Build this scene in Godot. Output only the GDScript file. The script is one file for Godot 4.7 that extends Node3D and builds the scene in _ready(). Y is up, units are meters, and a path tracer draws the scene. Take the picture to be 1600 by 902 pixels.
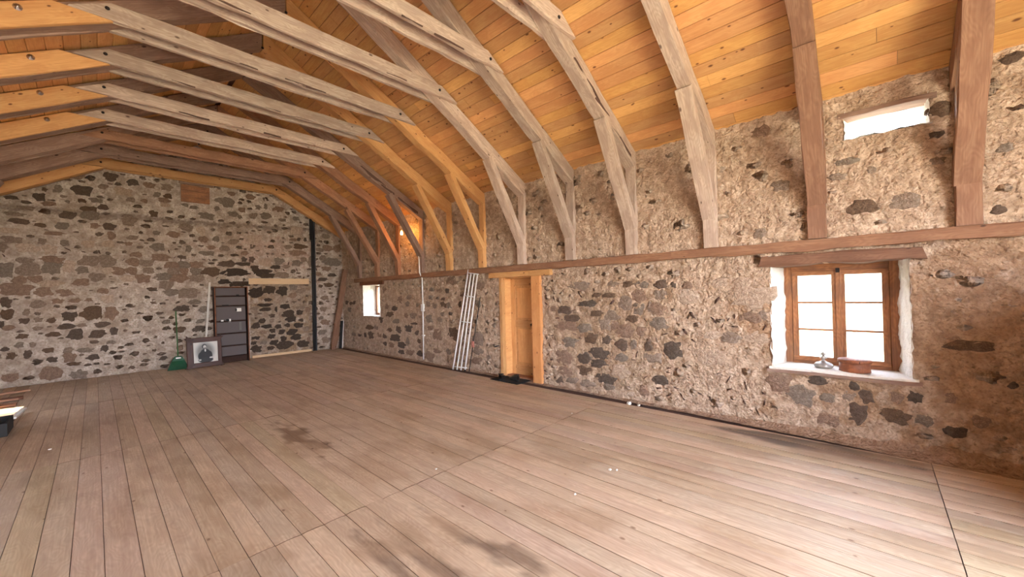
extends Node3D
# A stone barn loft: rubble walls, pine boarded roof on timber trusses, worn plank floor.
const W := 5.26
const XL := -1.76
const XM := 1.75
const ZF := -12.09
const ZN := 2.7
const EAVE := 3.54
const SL := 0.58
const TH := 0.5256
# stones of the two walls: centre, width and height in centimetres, tone
const FAR_STONES := [
	[-16, 393, 27, 19, 2], [27, 431, 21, 17, 2], [-66, 387, 8, 8, 2], [-49, 391, 14, 16, 1], [-73, 370, 15, 15, 2], [-109, 364, 18, 7, 2], [15, 407, 13, 10, 1], [-41, 377, 12, 5, 1], [-36, 367, 7, 6, 1], [5, 376, 19, 8, 1], 
	[-61, 359, 20, 9, 1], [14, 363, 15, 11, 2], [-6, 354, 22, 14, 2], [-36, 338, 21, 14, 2], [-6, 342, 26, 16, 1], [22, 321, 19, 14, 2], [2, 320, 15, 11, 1], [-97, 319, 25, 9, 2], [-105, 332, 26, 7, 1], [-90, 345, 19, 8, 1], 
	[-72, 314, 15, 7, 2], [-44, 315, 17, 13, 1], [-110, 299, 23, 10, 0], [-55, 299, 27, 7, 1], [-106, 282, 23, 11, 1], [-70, 282, 11, 11, 1], [-40, 281, 14, 12, 1], [-8, 280, 18, 16, 0], [-86, 267, 28, 15, 0], [-60, 266, 18, 15, 0], 
	[-118, 266, 12, 19, 1], [-88, 226, 30, 24, 1], [-59, 228, 25, 24, 1], [-58, 246, 30, 13, 1], [-7, 245, 31, 20, 1], [21, 246, 23, 22, 1], [-93, 243, 22, 10, 1], [-116, 222, 19, 27, 1], [-35, 232, 16, 24, 0], [-18, 226, 18, 16, 1], 
	[4, 211, 22, 16, 1], [21, 225, 19, 14, 0], [-25, 423, 23, 13, 1], [21, 283, 19, 14, 0], [27, 302, 12, 14, 1], [-103, 187, 38, 20, 1], [-69, 181, 23, 18, 1], [-41, 180, 26, 14, 1], [-79, 207, 22, 13, 1], [-99, 205, 18, 15, 1], 
	[-116, 162, 13, 17, 2], [-113, 140, 18, 19, 2], [-91, 142, 9, 15, 1], [-94, 125, 14, 10, 2], [-76, 126, 11, 8, 1], [-60, 124, 12, 9, 2], [-35, 130, 21, 16, 2], [-5, 135, 31, 27, 2], [24, 133, 19, 25, 1], [-42, 110, 22, 11, 2], 
	[-19, 111, 14, 7, 1], [10, 110, 21, 12, 2], [27, 94, 12, 15, 2], [4, 90, 22, 16, 2], [-28, 92, 21, 21, 2], [-58, 96, 20, 10, 2], [-96, 95, 15, 9, 2], [-113, 113, 16, 9, 1], [-121, 120, 7, 12, 2], [-100, 78, 11, 11, 1], 
	[-83, 78, 9, 9, 1], [-118, 73, 10, 8, 2], [-109, 59, 13, 12, 2], [-90, 60, 12, 15, 2], [-64, 64, 15, 10, 2], [-38, 61, 13, 10, 1], [-15, 58, 23, 9, 1], [13, 59, 11, 12, 2], [23, 71, 13, 7, 1], [-36, 46, 16, 16, 1], 
	[-4, 42, 18, 11, 2], [-60, 45, 13, 10, 2], [-32, 32, 19, 7, 2], [-61, 17, 33, 24, 1], [-25, 9, 25, 20, 1], [-111, 19, 24, 15, 1], [-77, 109, 13, 8, 1], [-51, 162, 15, 8, 1], [-28, 163, 16, 8, 1], [-9, 163, 11, 8, 1], 
	[13, 182, 17, 11, 1], [20, 164, 19, 17, 0], [-78, 157, 18, 15, 1], [-18, 200, 23, 16, 1], [-60, 197, 33, 12, 0], [60, 425, 19, 13, 2], [87, 424, 20, 13, 1], [119, 424, 20, 14, 1], [120, 404, 14, 11, 2], [100, 404, 13, 11, 1], 
	[115, 393, 20, 9, 1], [57, 386, 14, 9, 1], [46, 402, 28, 14, 0], [80, 386, 11, 10, 1], [95, 359, 13, 12, 2], [168, 384, 15, 8, 1], [213, 388, 12, 11, 1], [192, 366, 28, 14, 1], [151, 388, 14, 7, 1], [116, 383, 16, 9, 0], 
	[52, 338, 24, 23, 1], [72, 313, 7, 6, 2], [59, 300, 18, 10, 1], [53, 286, 13, 9, 1], [129, 314, 23, 11, 1], [153, 333, 26, 14, 1], [98, 314, 13, 10, 1], [100, 282, 24, 16, 1], [156, 281, 12, 15, 1], [185, 306, 18, 16, 1], 
	[210, 309, 14, 15, 1], [181, 328, 17, 22, 0], [104, 258, 37, 16, 1], [191, 272, 28, 11, 1], [64, 263, 19, 10, 1], [60, 245, 20, 17, 1], [82, 245, 28, 15, 1], [57, 226, 22, 16, 1], [34, 225, 24, 15, 1], [82, 227, 21, 13, 1], 
	[105, 214, 29, 18, 1], [138, 210, 33, 18, 1], [128, 228, 21, 18, 1], [147, 228, 17, 17, 1], [168, 227, 22, 19, 1], [196, 228, 36, 18, 2], [173, 244, 32, 16, 1], [149, 242, 21, 15, 1], [124, 241, 25, 14, 1], [199, 287, 18, 10, 1], 
	[170, 210, 29, 16, 1], [75, 209, 23, 17, 1], [50, 209, 26, 14, 0], [232, 407, 39, 22, 1], [245, 431, 17, 10, 1], [286, 429, 21, 12, 1], [247, 378, 22, 13, 1], [303, 403, 15, 12, 1], [322, 408, 10, 14, 1], [321, 382, 24, 17, 1], 
	[292, 380, 16, 18, 1], [267, 391, 15, 12, 1], [352, 405, 25, 14, 1], [398, 385, 21, 11, 1], [363, 376, 17, 8, 1], [262, 373, 12, 9, 1], [395, 349, 33, 20, 0], [245, 305, 22, 13, 1], [226, 287, 21, 12, 1], [294, 315, 29, 18, 0], 
	[402, 324, 9, 10, 2], [419, 325, 9, 10, 2], [388, 322, 18, 8, 1], [409, 304, 37, 13, 2], [373, 300, 20, 11, 1], [397, 284, 42, 16, 1], [415, 267, 21, 13, 1], [396, 255, 27, 16, 1], [433, 261, 16, 27, 1], [351, 259, 25, 19, 1], 
	[317, 255, 27, 19, 0], [286, 261, 13, 14, 2], [269, 260, 11, 10, 2], [231, 248, 33, 15, 2], [267, 248, 30, 9, 3], [293, 240, 23, 12, 3], [341, 243, 22, 9, 3], [367, 244, 20, 10, 1], [247, 226, 59, 18, 3], [308, 228, 45, 15, 3], 
	[319, 218, 38, 12, 3], [355, 221, 34, 14, 1], [495, 262, 58, 24, 1], [483, 304, 27, 16, 1], [510, 306, 24, 21, 1], [461, 298, 23, 10, 1], [478, 340, 27, 14, 1], [469, 274, 20, 14, 1], [478, 242, 27, 12, 1], [494, 223, 24, 9, 2], 
	[467, 209, 26, 10, 2], [485, 193, 27, 10, 2], [455, 226, 19, 10, 1], [270, 277, 15, 10, 1], [225, 202, 28, 12, 3], [259, 196, 45, 12, 3], [294, 174, 32, 24, 3], [325, 179, 28, 19, 3], [356, 175, 26, 25, 3], [386, 186, 20, 13, 1], 
	[384, 164, 20, 13, 1], [404, 174, 24, 11, 1], [322, 153, 18, 9, 3], [315, 139, 33, 8, 3], [317, 127, 27, 9, 3], [290, 131, 20, 7, 1], [365, 133, 27, 14, 3], [404, 128, 27, 8, 1], [341, 126, 7, 16, 3], [370, 112, 31, 20, 3], 
	[400, 114, 17, 13, 3], [422, 120, 14, 15, 1], [378, 95, 26, 14, 3], [405, 92, 12, 10, 3], [307, 97, 15, 11, 3], [330, 96, 15, 11, 1], [431, 95, 12, 11, 1], [292, 84, 20, 15, 3], [319, 80, 24, 10, 3], [345, 78, 16, 10, 3], 
	[369, 80, 13, 10, 3], [396, 77, 24, 13, 3], [418, 65, 16, 14, 1], [308, 66, 21, 9, 1], [331, 67, 14, 12, 3], [353, 62, 16, 12, 3], [379, 59, 25, 16, 3], [328, 52, 18, 12, 3], [389, 45, 27, 15, 3], [290, 52, 23, 8, 3], 
	[309, 38, 15, 9, 1], [334, 35, 19, 12, 3], [359, 43, 14, 12, 3], [286, 39, 14, 10, 3], [327, 21, 18, 10, 3], [359, 24, 42, 21, 3], [407, 23, 31, 18, 3], [291, 23, 23, 17, 3], [423, 35, 10, 15, 1], [472, 154, 22, 12, 1], 
	[467, 120, 22, 13, 1], [459, 95, 15, 11, 1], [470, 81, 26, 15, 1], [462, 51, 22, 13, 1], [473, 27, 22, 15, 1], [114, 194, 25, 18, 1], [156, 175, 43, 25, 1], [123, 176, 27, 15, 1], [165, 153, 22, 11, 1], [182, 134, 17, 13, 1], 
	[140, 138, 28, 14, 2], [171, 86, 27, 16, 2], [174, 105, 17, 9, 1], [137, 88, 23, 14, 2], [107, 24, 13, 9, 2], [137, 45, 14, 12, 1], [113, 108, 13, 9, 1], 
]
const RIGHT_STONES := [
	[-342, 167, 38, 11, 1], [-285, 167, 20, 9, 1], [-261, 166, 16, 9, 2], [-241, 165, 21, 9, 1], [-312, 151, 16, 7, 2], [-291, 151, 22, 7, 2], [-329, 138, 31, 10, 2], [-374, 128, 25, 12, 2], [-395, 129, 16, 8, 1], [-313, 123, 22, 9, 2], 
	[-288, 121, 26, 14, 1], [-362, 114, 38, 11, 2], [-372, 101, 42, 14, 1], [-336, 100, 29, 14, 1], [-300, 108, 21, 21, 1], [-284, 105, 15, 14, 1], [-267, 100, 27, 18, 1], [-257, 117, 17, 9, 2], [-324, 84, 21, 16, 2], [-298, 83, 16, 14, 2], 
	[-363, 75, 27, 14, 1], [-272, 77, 20, 16, 2], [-255, 79, 12, 13, 1], [-312, 62, 35, 17, 2], [-339, 52, 25, 19, 2], [-373, 49, 34, 22, 1], [-311, 45, 30, 13, 2], [-275, 59, 20, 12, 1], [-339, 31, 32, 15, 2], [-302, 24, 35, 15, 2], 
	[-374, 27, 28, 13, 1], [-276, 38, 30, 21, 0], [-359, 13, 27, 10, 1], [-388, 12, 19, 10, 2], [-335, 13, 29, 11, 1], [-295, 13, 18, 9, 1], [-266, 140, 22, 20, 1], [-246, 151, 23, 18, 1], [-241, 100, 18, 13, 1], [-232, 80, 11, 15, 2], 
	[-245, 131, 19, 16, 1], [-229, 133, 9, 15, 1], [-260, 8, 12, 7, 0], [-197, 78, 27, 22, 2], [-213, 165, 18, 11, 2], [-178, 163, 12, 9, 1], [-196, 163, 8, 8, 2], [-213, 151, 20, 14, 1], [-219, 131, 23, 17, 1], [-216, 112, 23, 15, 1], 
	[-218, 33, 26, 13, 2], [-150, 72, 45, 19, 0], [-94, 125, 10, 10, 1], [-105, 147, 42, 22, 0], [-107, 124, 23, 11, 1], [-129, 97, 20, 13, 1], [-227, 63, 26, 14, 1], [-240, 15, 15, 15, 1], [-103, 99, 25, 14, 0], [-150, 99, 19, 10, 0], 
	[-80, 49, 23, 21, 1], [-114, 163, 19, 15, 0], [-141, 165, 26, 13, 0], [-176, 148, 28, 16, 0], [-910, 47, 54, 17, 2], [-1029, 47, 33, 17, 2], [-956, 49, 23, 13, 2], [-1067, 45, 22, 13, 2], [-1044, 69, 39, 14, 2], [-930, 107, 36, 13, 2], 
	[-906, 124, 26, 11, 2], [-885, 71, 27, 16, 2], [-839, 75, 31, 15, 2], [-932, 67, 26, 11, 2], [-977, 91, 28, 14, 2], [-879, 146, 25, 15, 1], [-840, 152, 23, 11, 1], [-846, 135, 20, 13, 1], [-817, 107, 33, 14, 1], [-851, 106, 20, 11, 1], 
	[-804, 67, 21, 12, 2], [-795, 48, 19, 12, 2], [-877, 31, 36, 15, 2], [-880, 13, 27, 11, 2], [-795, 18, 29, 14, 2], [-847, 43, 17, 19, 1], [-920, 28, 26, 12, 1], [-752, 14, 35, 19, 1], [-723, 66, 34, 23, 1], [-668, 72, 35, 25, 2], 
	[-756, 101, 28, 18, 1], [-682, 165, 17, 11, 2], [-712, 165, 19, 10, 1], [-743, 169, 15, 9, 1], [-720, 149, 12, 6, 2], [-699, 147, 14, 6, 2], [-697, 134, 23, 11, 2], [-679, 133, 20, 13, 1], [-732, 132, 17, 12, 1], [-642, 135, 15, 11, 2], 
	[-668, 187, 33, 15, 1], [-575, 173, 26, 15, 1], [-585, 136, 17, 15, 1], [-586, 67, 29, 25, 1], [-588, 43, 29, 16, 1], [-591, 22, 31, 16, 1], [-557, 32, 13, 9, 1], [-684, 33, 20, 14, 1], [-754, 80, 28, 10, 1], [-714, 101, 19, 11, 1], 
	[-755, 135, 18, 15, 1], [-675, 115, 13, 7, 2], [-1131, 137, 21, 11, 2], [-1155, 135, 19, 10, 2], [-1182, 138, 19, 11, 2], [-1166, 117, 22, 12, 1], [-1006, 69, 25, 12, 1], [-986, 51, 21, 12, 1], [-840, 15, 34, 13, 1], [-956, 29, 20, 10, 2], 
	[-1143, 43, 25, 11, 1], [-942, 127, 20, 13, 1], [-957, 172, 17, 17, 1], [-896, 90, 37, 13, 1], [-635, 156, 15, 9, 2], [-537, 95, 12, 9, 1], [-747, 151, 15, 9, 1], [-702, 113, 16, 9, 1], [-814, 88, 33, 6, 2], [-724, 29, 29, 9, 1], 
	[-1102, 43, 20, 9, 2], [-45, 57, 18, 8, 2], [-62, 39, 24, 22, 1], [-17, 55, 9, 9, 2], [-8, 46, 13, 13, 2], [-21, 44, 10, 10, 1], [-15, 28, 14, 19, 2], [12, 30, 20, 13, 2], [-39, 18, 19, 12, 1], [14, 49, 10, 10, 1], 
	[26, 51, 10, 10, 2], [48, 54, 11, 9, 1], [51, 25, 18, 11, 2], [84, 71, 6, 6, 2], [4, 48, 10, 12, 0], [-39, 40, 12, 9, 1], [31, 31, 12, 9, 1], [66, 37, 11, 10, 1], [51, 101, 12, 5, 2], [-8, 236, 23, 13, 2], 
	[-18, 285, 22, 7, 1], [-26, 271, 14, 7, 1], [48, 317, 14, 13, 2], [45, 294, 10, 6, 2], [45, 270, 10, 6, 1], [22, 237, 23, 14, 1], [79, 220, 9, 8, 2], [-95, 220, 14, 11, 1], [-74, 272, 16, 11, 1], [89, 345, 13, 9, 2], 
	[84, 272, 9, 7, 1], [1, 272, 8, 7, 1], [-92, 338, 17, 13, 1], [62, 102, 30, 10, 2], 
]

var rng := RandomNumberGenerator.new()
var na := FastNoiseLite.new()
var nb := FastNoiseLite.new()
var M := {}
var wood := {}
var used := {}

func roof_y(x: float) -> float:
	return EAVE + SL * (W - x) if x > XM else EAVE + SL * (x - XL)

func truss_z(k: int) -> float:
	return 0.6195 - 1.0437 * k

# ---------------------------------------------------------------- nodes
func numbered(called: String) -> String:
	used[called] = used.get(called, -1) + 1
	return called if used[called] == 0 else "%s_%03d" % [called, used[called]]

func thing(called: String, label: String, category: String, at := Vector3.ZERO, group := "") -> Node3D:
	var o := Node3D.new()
	o.name = numbered(called)
	add_child(o)
	o.position = at
	tag(o, label, category, group)
	return o

func tag(o: Node, label: String, category: String, group := "") -> void:
	o.set_meta("label", label)
	o.set_meta("category", category)
	if group != "":
		o.set_meta("group", group)

func setting(called: String, label := "") -> Node3D:
	var o := Node3D.new()
	o.name = called
	add_child(o)
	o.set_meta("kind", "structure")
	if label != "":
		o.set_meta("label", label)
	return o

func part(called: String, mesh: Mesh, m: Material, parent: Node, at := Vector3.ZERO, turn := Vector3.ZERO) -> MeshInstance3D:
	var o := MeshInstance3D.new()
	o.name = called
	o.mesh = mesh
	o.material_override = m
	parent.add_child(o, true)
	o.position = at
	o.rotation = turn
	return o

# ---------------------------------------------------------------- meshes
func tri(st: SurfaceTool, a: Vector3, b: Vector3, c: Vector3) -> void:
	st.add_vertex(a); st.add_vertex(b); st.add_vertex(c)

func quad(st: SurfaceTool, a: Vector3, b: Vector3, c: Vector3, d: Vector3) -> void:
	tri(st, a, b, c); tri(st, a, c, d)

func box(st: SurfaceTool, lo: Vector3, hi: Vector3) -> void:
	var p := []
	for i in 8:
		p.append(Vector3(hi.x if i & 1 else lo.x, hi.y if i & 2 else lo.y, hi.z if i & 4 else lo.z))
	for f in [[0, 2, 3, 1], [4, 5, 7, 6], [0, 1, 5, 4], [2, 6, 7, 3], [0, 4, 6, 2], [1, 3, 7, 5]]:
		quad(st, p[f[0]], p[f[1]], p[f[2]], p[f[3]])

func begin(smooth := false) -> SurfaceTool:
	var st := SurfaceTool.new()
	st.begin(Mesh.PRIMITIVE_TRIANGLES)
	st.set_smooth_group(0 if smooth else -1)
	return st

func done(st: SurfaceTool) -> ArrayMesh:
	st.generate_normals()
	return st.commit()

func box_mesh(sx: float, sy: float, sz: float) -> ArrayMesh:
	return beam(sx, sy, sz, 0.0, 0.0, 0.0, 1, minf(0.004, minf(sx, minf(sy, sz)) * 0.2))

# a sawn timber along its own x: chamfered section, uneven edges, ends sheared by s0 and s1 times y
func beam(l: float, h: float, w: float, s0 := 0.0, s1 := 0.0, wob := 0.0, segs := 1, c := 0.006) -> ArrayMesh:
	var st := begin()
	var hy := h / 2.0
	var hz := w / 2.0
	var sec := [Vector2(hy, hz - c), Vector2(hy, c - hz), Vector2(hy - c, -hz), Vector2(c - hy, -hz), Vector2(-hy, c - hz), Vector2(-hy, hz - c), Vector2(c - hy, hz), Vector2(hy - c, hz)]
	var rings := []
	var o := rng.randf() * 400.0
	for i in segs + 1:
		var t := float(i) / segs
		var ring := []
		for j in 8:
			var p: Vector2 = sec[j]
			var x: float = lerpf(-l / 2.0 + s0 * p.x, l / 2.0 + s1 * p.x, t)
			if wob > 0.0:
				p.x += wob * nb.get_noise_2d(x * 1.6 + o, j / 2 * 31.0) * (2.0 if p.x < 0 else 1.0)
				p.y += wob * nb.get_noise_2d(x * 1.3 - o, j / 2 * 17.0 + 90.0)
			ring.append(Vector3(x, p.x, p.y))
		rings.append(ring)
	for i in segs:
		for j in 8:
			var k := (j + 1) % 8
			quad(st, rings[i][j], rings[i][k], rings[i + 1][k], rings[i + 1][j])
	for j in range(1, 7):
		tri(st, rings[0][0], rings[0][j + 1], rings[0][j])
		tri(st, rings[segs][0], rings[segs][j], rings[segs][j + 1])
	return done(st)

func tube(pts: Array, r: float, n := 8) -> ArrayMesh:
	var st := begin(true)
	var rings := []
	for i in pts.size():
		var d: Vector3 = (pts[mini(i + 1, pts.size() - 1)] - pts[maxi(i - 1, 0)]).normalized()
		var a := d.cross(Vector3(0.31, 0.2, 0.93)).normalized()
		var b := d.cross(a)
		var ring := []
		for j in n:
			ring.append(pts[i] + (a * cos(TAU * j / n) + b * sin(TAU * j / n)) * r)
		rings.append(ring)
	for i in pts.size() - 1:
		for j in n:
			var k := (j + 1) % n
			quad(st, rings[i][j], rings[i][k], rings[i + 1][k], rings[i + 1][j])
	for j in range(1, n - 1):
		tri(st, rings[0][0], rings[0][j + 1], rings[0][j])
		tri(st, rings[-1][0], rings[-1][j], rings[-1][j + 1])
	return done(st)

func lathe(prof: Array, n := 24, sx := 1.0, sz := 1.0) -> ArrayMesh:
	var st := begin(true)
	for i in prof.size() - 1:
		for j in n:
			var a := TAU * j / n
			var b := TAU * (j + 1) / n
			var p: Vector2 = prof[i]
			var q: Vector2 = prof[i + 1]
			quad(st, Vector3(p.x * cos(a) * sx, p.y, p.x * sin(a) * sz), Vector3(p.x * cos(b) * sx, p.y, p.x * sin(b) * sz), Vector3(q.x * cos(b) * sx, q.y, q.x * sin(b) * sz), Vector3(q.x * cos(a) * sx, q.y, q.x * sin(a) * sz))
	return done(st)

# a rubble stone one unit wide and high; z is its depth, the mortar plane lies at z = 0
func stone_mesh() -> ArrayMesh:
	var st := begin(true)
	var n := 16
	var rings := [[], [], [], []]
	var o := rng.randf() * 100.0
	var squareness := rng.randf_range(2.0, 4.0)
	for j in n:
		var a := TAU * (j + rng.randf_range(-0.3, 0.3)) / n
		var r := 0.5 / pow(pow(absf(cos(a)), squareness) + pow(absf(sin(a)), squareness), 1.0 / squareness) * (1.0 + 0.55 * na.get_noise_2d(cos(a) * 9.0 + o, sin(a) * 9.0) + rng.randf_range(-0.05, 0.05))
		var d := Vector2(cos(a), sin(a)) * r
		rings[0].append(Vector3(d.x * 1.1, d.y * 1.1, -2.5))
		rings[1].append(Vector3(d.x * 1.04, d.y * 1.04, -0.6 + 0.5 * rng.randf()))
		rings[2].append(Vector3(d.x * 0.86, d.y * 0.86, 0.1 + 0.5 * rng.randf()))
		rings[3].append(Vector3(d.x * 0.5, d.y * 0.5, 0.5 + 0.5 * rng.randf()))
	for i in 3:
		for j in n:
			var k := (j + 1) % n
			quad(st, rings[i][j], rings[i + 1][j], rings[i + 1][k], rings[i][k])
	for j in n:
		tri(st, rings[3][j], Vector3(0.05, 0, 0.8), rings[3][(j + 1) % n])
	return done(st)

func lines(a: float, b: float, step: float, stops: Array) -> PackedFloat32Array:
	var s := [a]
	for q in stops:
		if q > a and q < b:
			s.append(q)
	s.append(b)
	s.sort()
	var out := PackedFloat32Array()
	for i in s.size() - 1:
		var n := maxi(1, int(round((s[i + 1] - s[i]) / step)))
		for j in n:
			out.append(lerpf(s[i], s[i + 1], float(j) / n))
	out.append(b)
	return out

func sheet(us: PackedFloat32Array, vs: PackedFloat32Array, pos: Callable, col: Callable, hole: Callable, flip := false) -> ArrayMesh:
	var st := SurfaceTool.new()
	st.begin(Mesh.PRIMITIVE_TRIANGLES)
	st.set_smooth_group(0)
	for v in vs:
		for u in us:
			var p: Vector3 = pos.call(u, v)
			st.set_color(col.call(p))
			st.add_vertex(p)
	var n := us.size()
	for j in vs.size() - 1:
		for i in n - 1:
			if hole.call((us[i] + us[i + 1]) / 2.0, (vs[j] + vs[j + 1]) / 2.0):
				continue
			var a := j * n + i
			var q := [a, a + n, a + n + 1, a, a + n + 1, a + 1]
			if flip:
				q = [a, a + n + 1, a + n, a, a + 1, a + n + 1]
			for k in q:
				st.add_index(k)
	st.generate_normals()
	return st.commit()

# ---------------------------------------------------------------- materials
func wood_texture(sd: int, light: Color, dark: Color, knot: Color, knots: int, stain: Color, stain_amount: float, contrast: float) -> ImageTexture:
	var w := 1024
	var h := 256
	var n := FastNoiseLite.new()
	n.seed = sd
	n.frequency = 0.02
	n.fractal_octaves = 3
	var m := FastNoiseLite.new()
	m.seed = sd + 7
	m.frequency = 0.012
	m.fractal_octaves = 4
	var r := RandomNumberGenerator.new()
	r.seed = sd
	var ks := []
	for i in knots:
		ks.append(Vector3(r.randf() * w, r.randf() * h, r.randf_range(1.2, 3.2)))
	var img := Image.create(w, h, false, Image.FORMAT_RGB8)
	for y in h:
		for x in w:
			var g := n.get_noise_2d(x * 0.35, y * 9.0)
			var ring := sin((y + 60.0 * n.get_noise_2d(x * 0.25, y * 0.7 + 500.0)) * 0.55)
			var t := clampf(0.45 + contrast * (0.8 * g + 0.22 * ring), 0.0, 1.0)
			var c := light.lerp(dark, t)
			var s := clampf((m.get_noise_2d(x * 0.8, y * 2.2) + 0.12) * 3.0, 0.0, 1.0)
			c = c.lerp(stain, s * stain_amount)
			img.set_pixel(x, y, c)
	for k in ks:
		var rx := int(k.z * 3.2)
		for yy in range(-int(k.z * 1.6), int(k.z * 1.6) + 1):
			for xx in range(-rx, rx + 1):
				var d := sqrt(pow(xx / (k.z * 1.5), 2.0) + pow(yy / k.z, 2.0))
				if d < 1.6:
					var px := posmod(int(k.x) + xx, w)
					var py := posmod(int(k.y) + yy, h)
					img.set_pixel(px, py, img.get_pixel(px, py).lerp(knot, clampf(1.6 - d, 0.0, 0.9)))
	img.generate_mipmaps()
	return ImageTexture.create_from_image(img)

func wood_material(t: String, tint: Color, shift: float, rough := 0.8) -> StandardMaterial3D:
	var m := StandardMaterial3D.new()
	m.albedo_texture = wood[t]
	m.albedo_color = tint
	m.uv1_triplanar = true
	m.uv1_triplanar_sharpness = 12.0
	m.uv1_scale = Vector3(1.0 / 4.2, 1.0 / 0.85, 1.0 / 0.85)
	m.uv1_offset = Vector3(0.5, shift, shift)
	m.roughness = rough
	m.vertex_color_use_as_albedo = true
	return m

func plain(c: Color, rough := 0.7, metal := 0.0) -> StandardMaterial3D:
	var m := StandardMaterial3D.new()
	m.albedo_color = c
	m.roughness = rough
	m.metallic = metal
	return m

func rubble_texture(sd: int, a: Color, b: Color, c: Color, freq: float) -> ImageTexture:
	var f := FastNoiseLite.new()
	f.seed = sd
	f.frequency = freq
	f.fractal_octaves = 5
	f.fractal_gain = 0.6
	var g := FastNoiseLite.new()
	g.seed = sd + 3
	g.frequency = freq * 4.0
	g.fractal_octaves = 3
	var s := 512
	var i1 := f.get_seamless_image(s, s)
	var i2 := g.get_seamless_image(s, s)
	var img := Image.create(s, s, false, Image.FORMAT_RGB8)
	for y in s:
		for x in s:
			var col := a.lerp(b, clampf((i1.get_pixel(x, y).r - 0.3) * 2.2, 0.0, 1.0))
			img.set_pixel(x, y, col.lerp(c, clampf((i2.get_pixel(x, y).r - 0.52) * 2.4, 0.0, 1.0)))
	img.generate_mipmaps()
	return ImageTexture.create_from_image(img)

func relief(sd: int, freq: float, kind: int) -> ImageTexture:
	var f := FastNoiseLite.new()
	f.seed = sd
	f.noise_type = kind as FastNoiseLite.NoiseType
	f.frequency = freq
	f.fractal_octaves = 5
	f.fractal_gain = 0.55
	var img := f.get_seamless_image(1024, 1024)
	return ImageTexture.create_from_image(img)

func stone_material(t: Texture2D, h: Texture2D, tint: Color, span: float, cm: float) -> StandardMaterial3D:
	var m := StandardMaterial3D.new()
	m.albedo_texture = t
	m.albedo_color = tint
	m.uv1_triplanar = true
	m.uv1_world_triplanar = true
	m.uv1_scale = Vector3.ONE / span
	m.roughness = 0.95
	m.vertex_color_use_as_albedo = true
	if h:
		m.heightmap_enabled = true
		m.heightmap_texture = h
		m.heightmap_scale = cm
	return m

func _ready() -> void:
	rng.seed = 20240
	na.seed = 11
	na.frequency = 0.11
	na.fractal_octaves = 4
	nb.seed = 23
	nb.frequency = 1.0
	nb.fractal_octaves = 2
	# camera
	var cam := Camera3D.new()
	cam.name = "camera"
	add_child(cam)
	cam.transform = Transform3D(Basis(Vector3(0.68130, -0.02359, 0.73163), Vector3(0.01054, 0.99969, 0.02242), Vector3(-0.73193, -0.00756, 0.68133)).orthonormalized(), Vector3(0, 1.6, 0))
	cam.fov = 73.204
	cam.near = 0.05
	cam.current = true
	# sky and exposure
	var env := Environment.new()
	env.background_mode = Environment.BG_SKY
	var sky := Sky.new()
	var sm := ProceduralSkyMaterial.new()
	sm.sky_top_color = Color(0.78, 0.84, 0.95)
	sm.sky_horizon_color = Color(0.95, 0.96, 0.98)
	sm.ground_bottom_color = Color(0.5, 0.48, 0.44)
	sm.ground_horizon_color = Color(0.8, 0.8, 0.78)
	sm.sun_angle_max = 0.0
	sm.energy_multiplier = 1.0
	sky.sky_material = sm
	env.sky = sky
	env.tonemap_mode = Environment.TONE_MAPPER_LINEAR
	env.tonemap_exposure = 37.0
	env.sdfgi_enabled = true
	env.ssao_enabled = true
	env.ssil_enabled = true
	var we := WorldEnvironment.new()
	we.name = "sky_environment"
	we.environment = env
	add_child(we)
	var sun := DirectionalLight3D.new()
	sun.name = "sun"
	add_child(sun)
	sun.look_at_from_position(Vector3.ZERO, Vector3(0.75, -1.0, 0.12))
	sun.light_energy = 0.7
	sun.light_color = Color(1.0, 0.95, 0.88)
	sun.shadow_enabled = true
	materials()
	outside()
	floor_boards()
	far_wall()
	right_wall()
	plain_walls()
	roof()
	for k in range(-1, 13):
		truss(k)
	timbers()
	partition()
	window_near()
	window_far()
	door()
	lamp()
	grille()
	far_wall_things()
	floor_things()
	sill_things()

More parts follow.
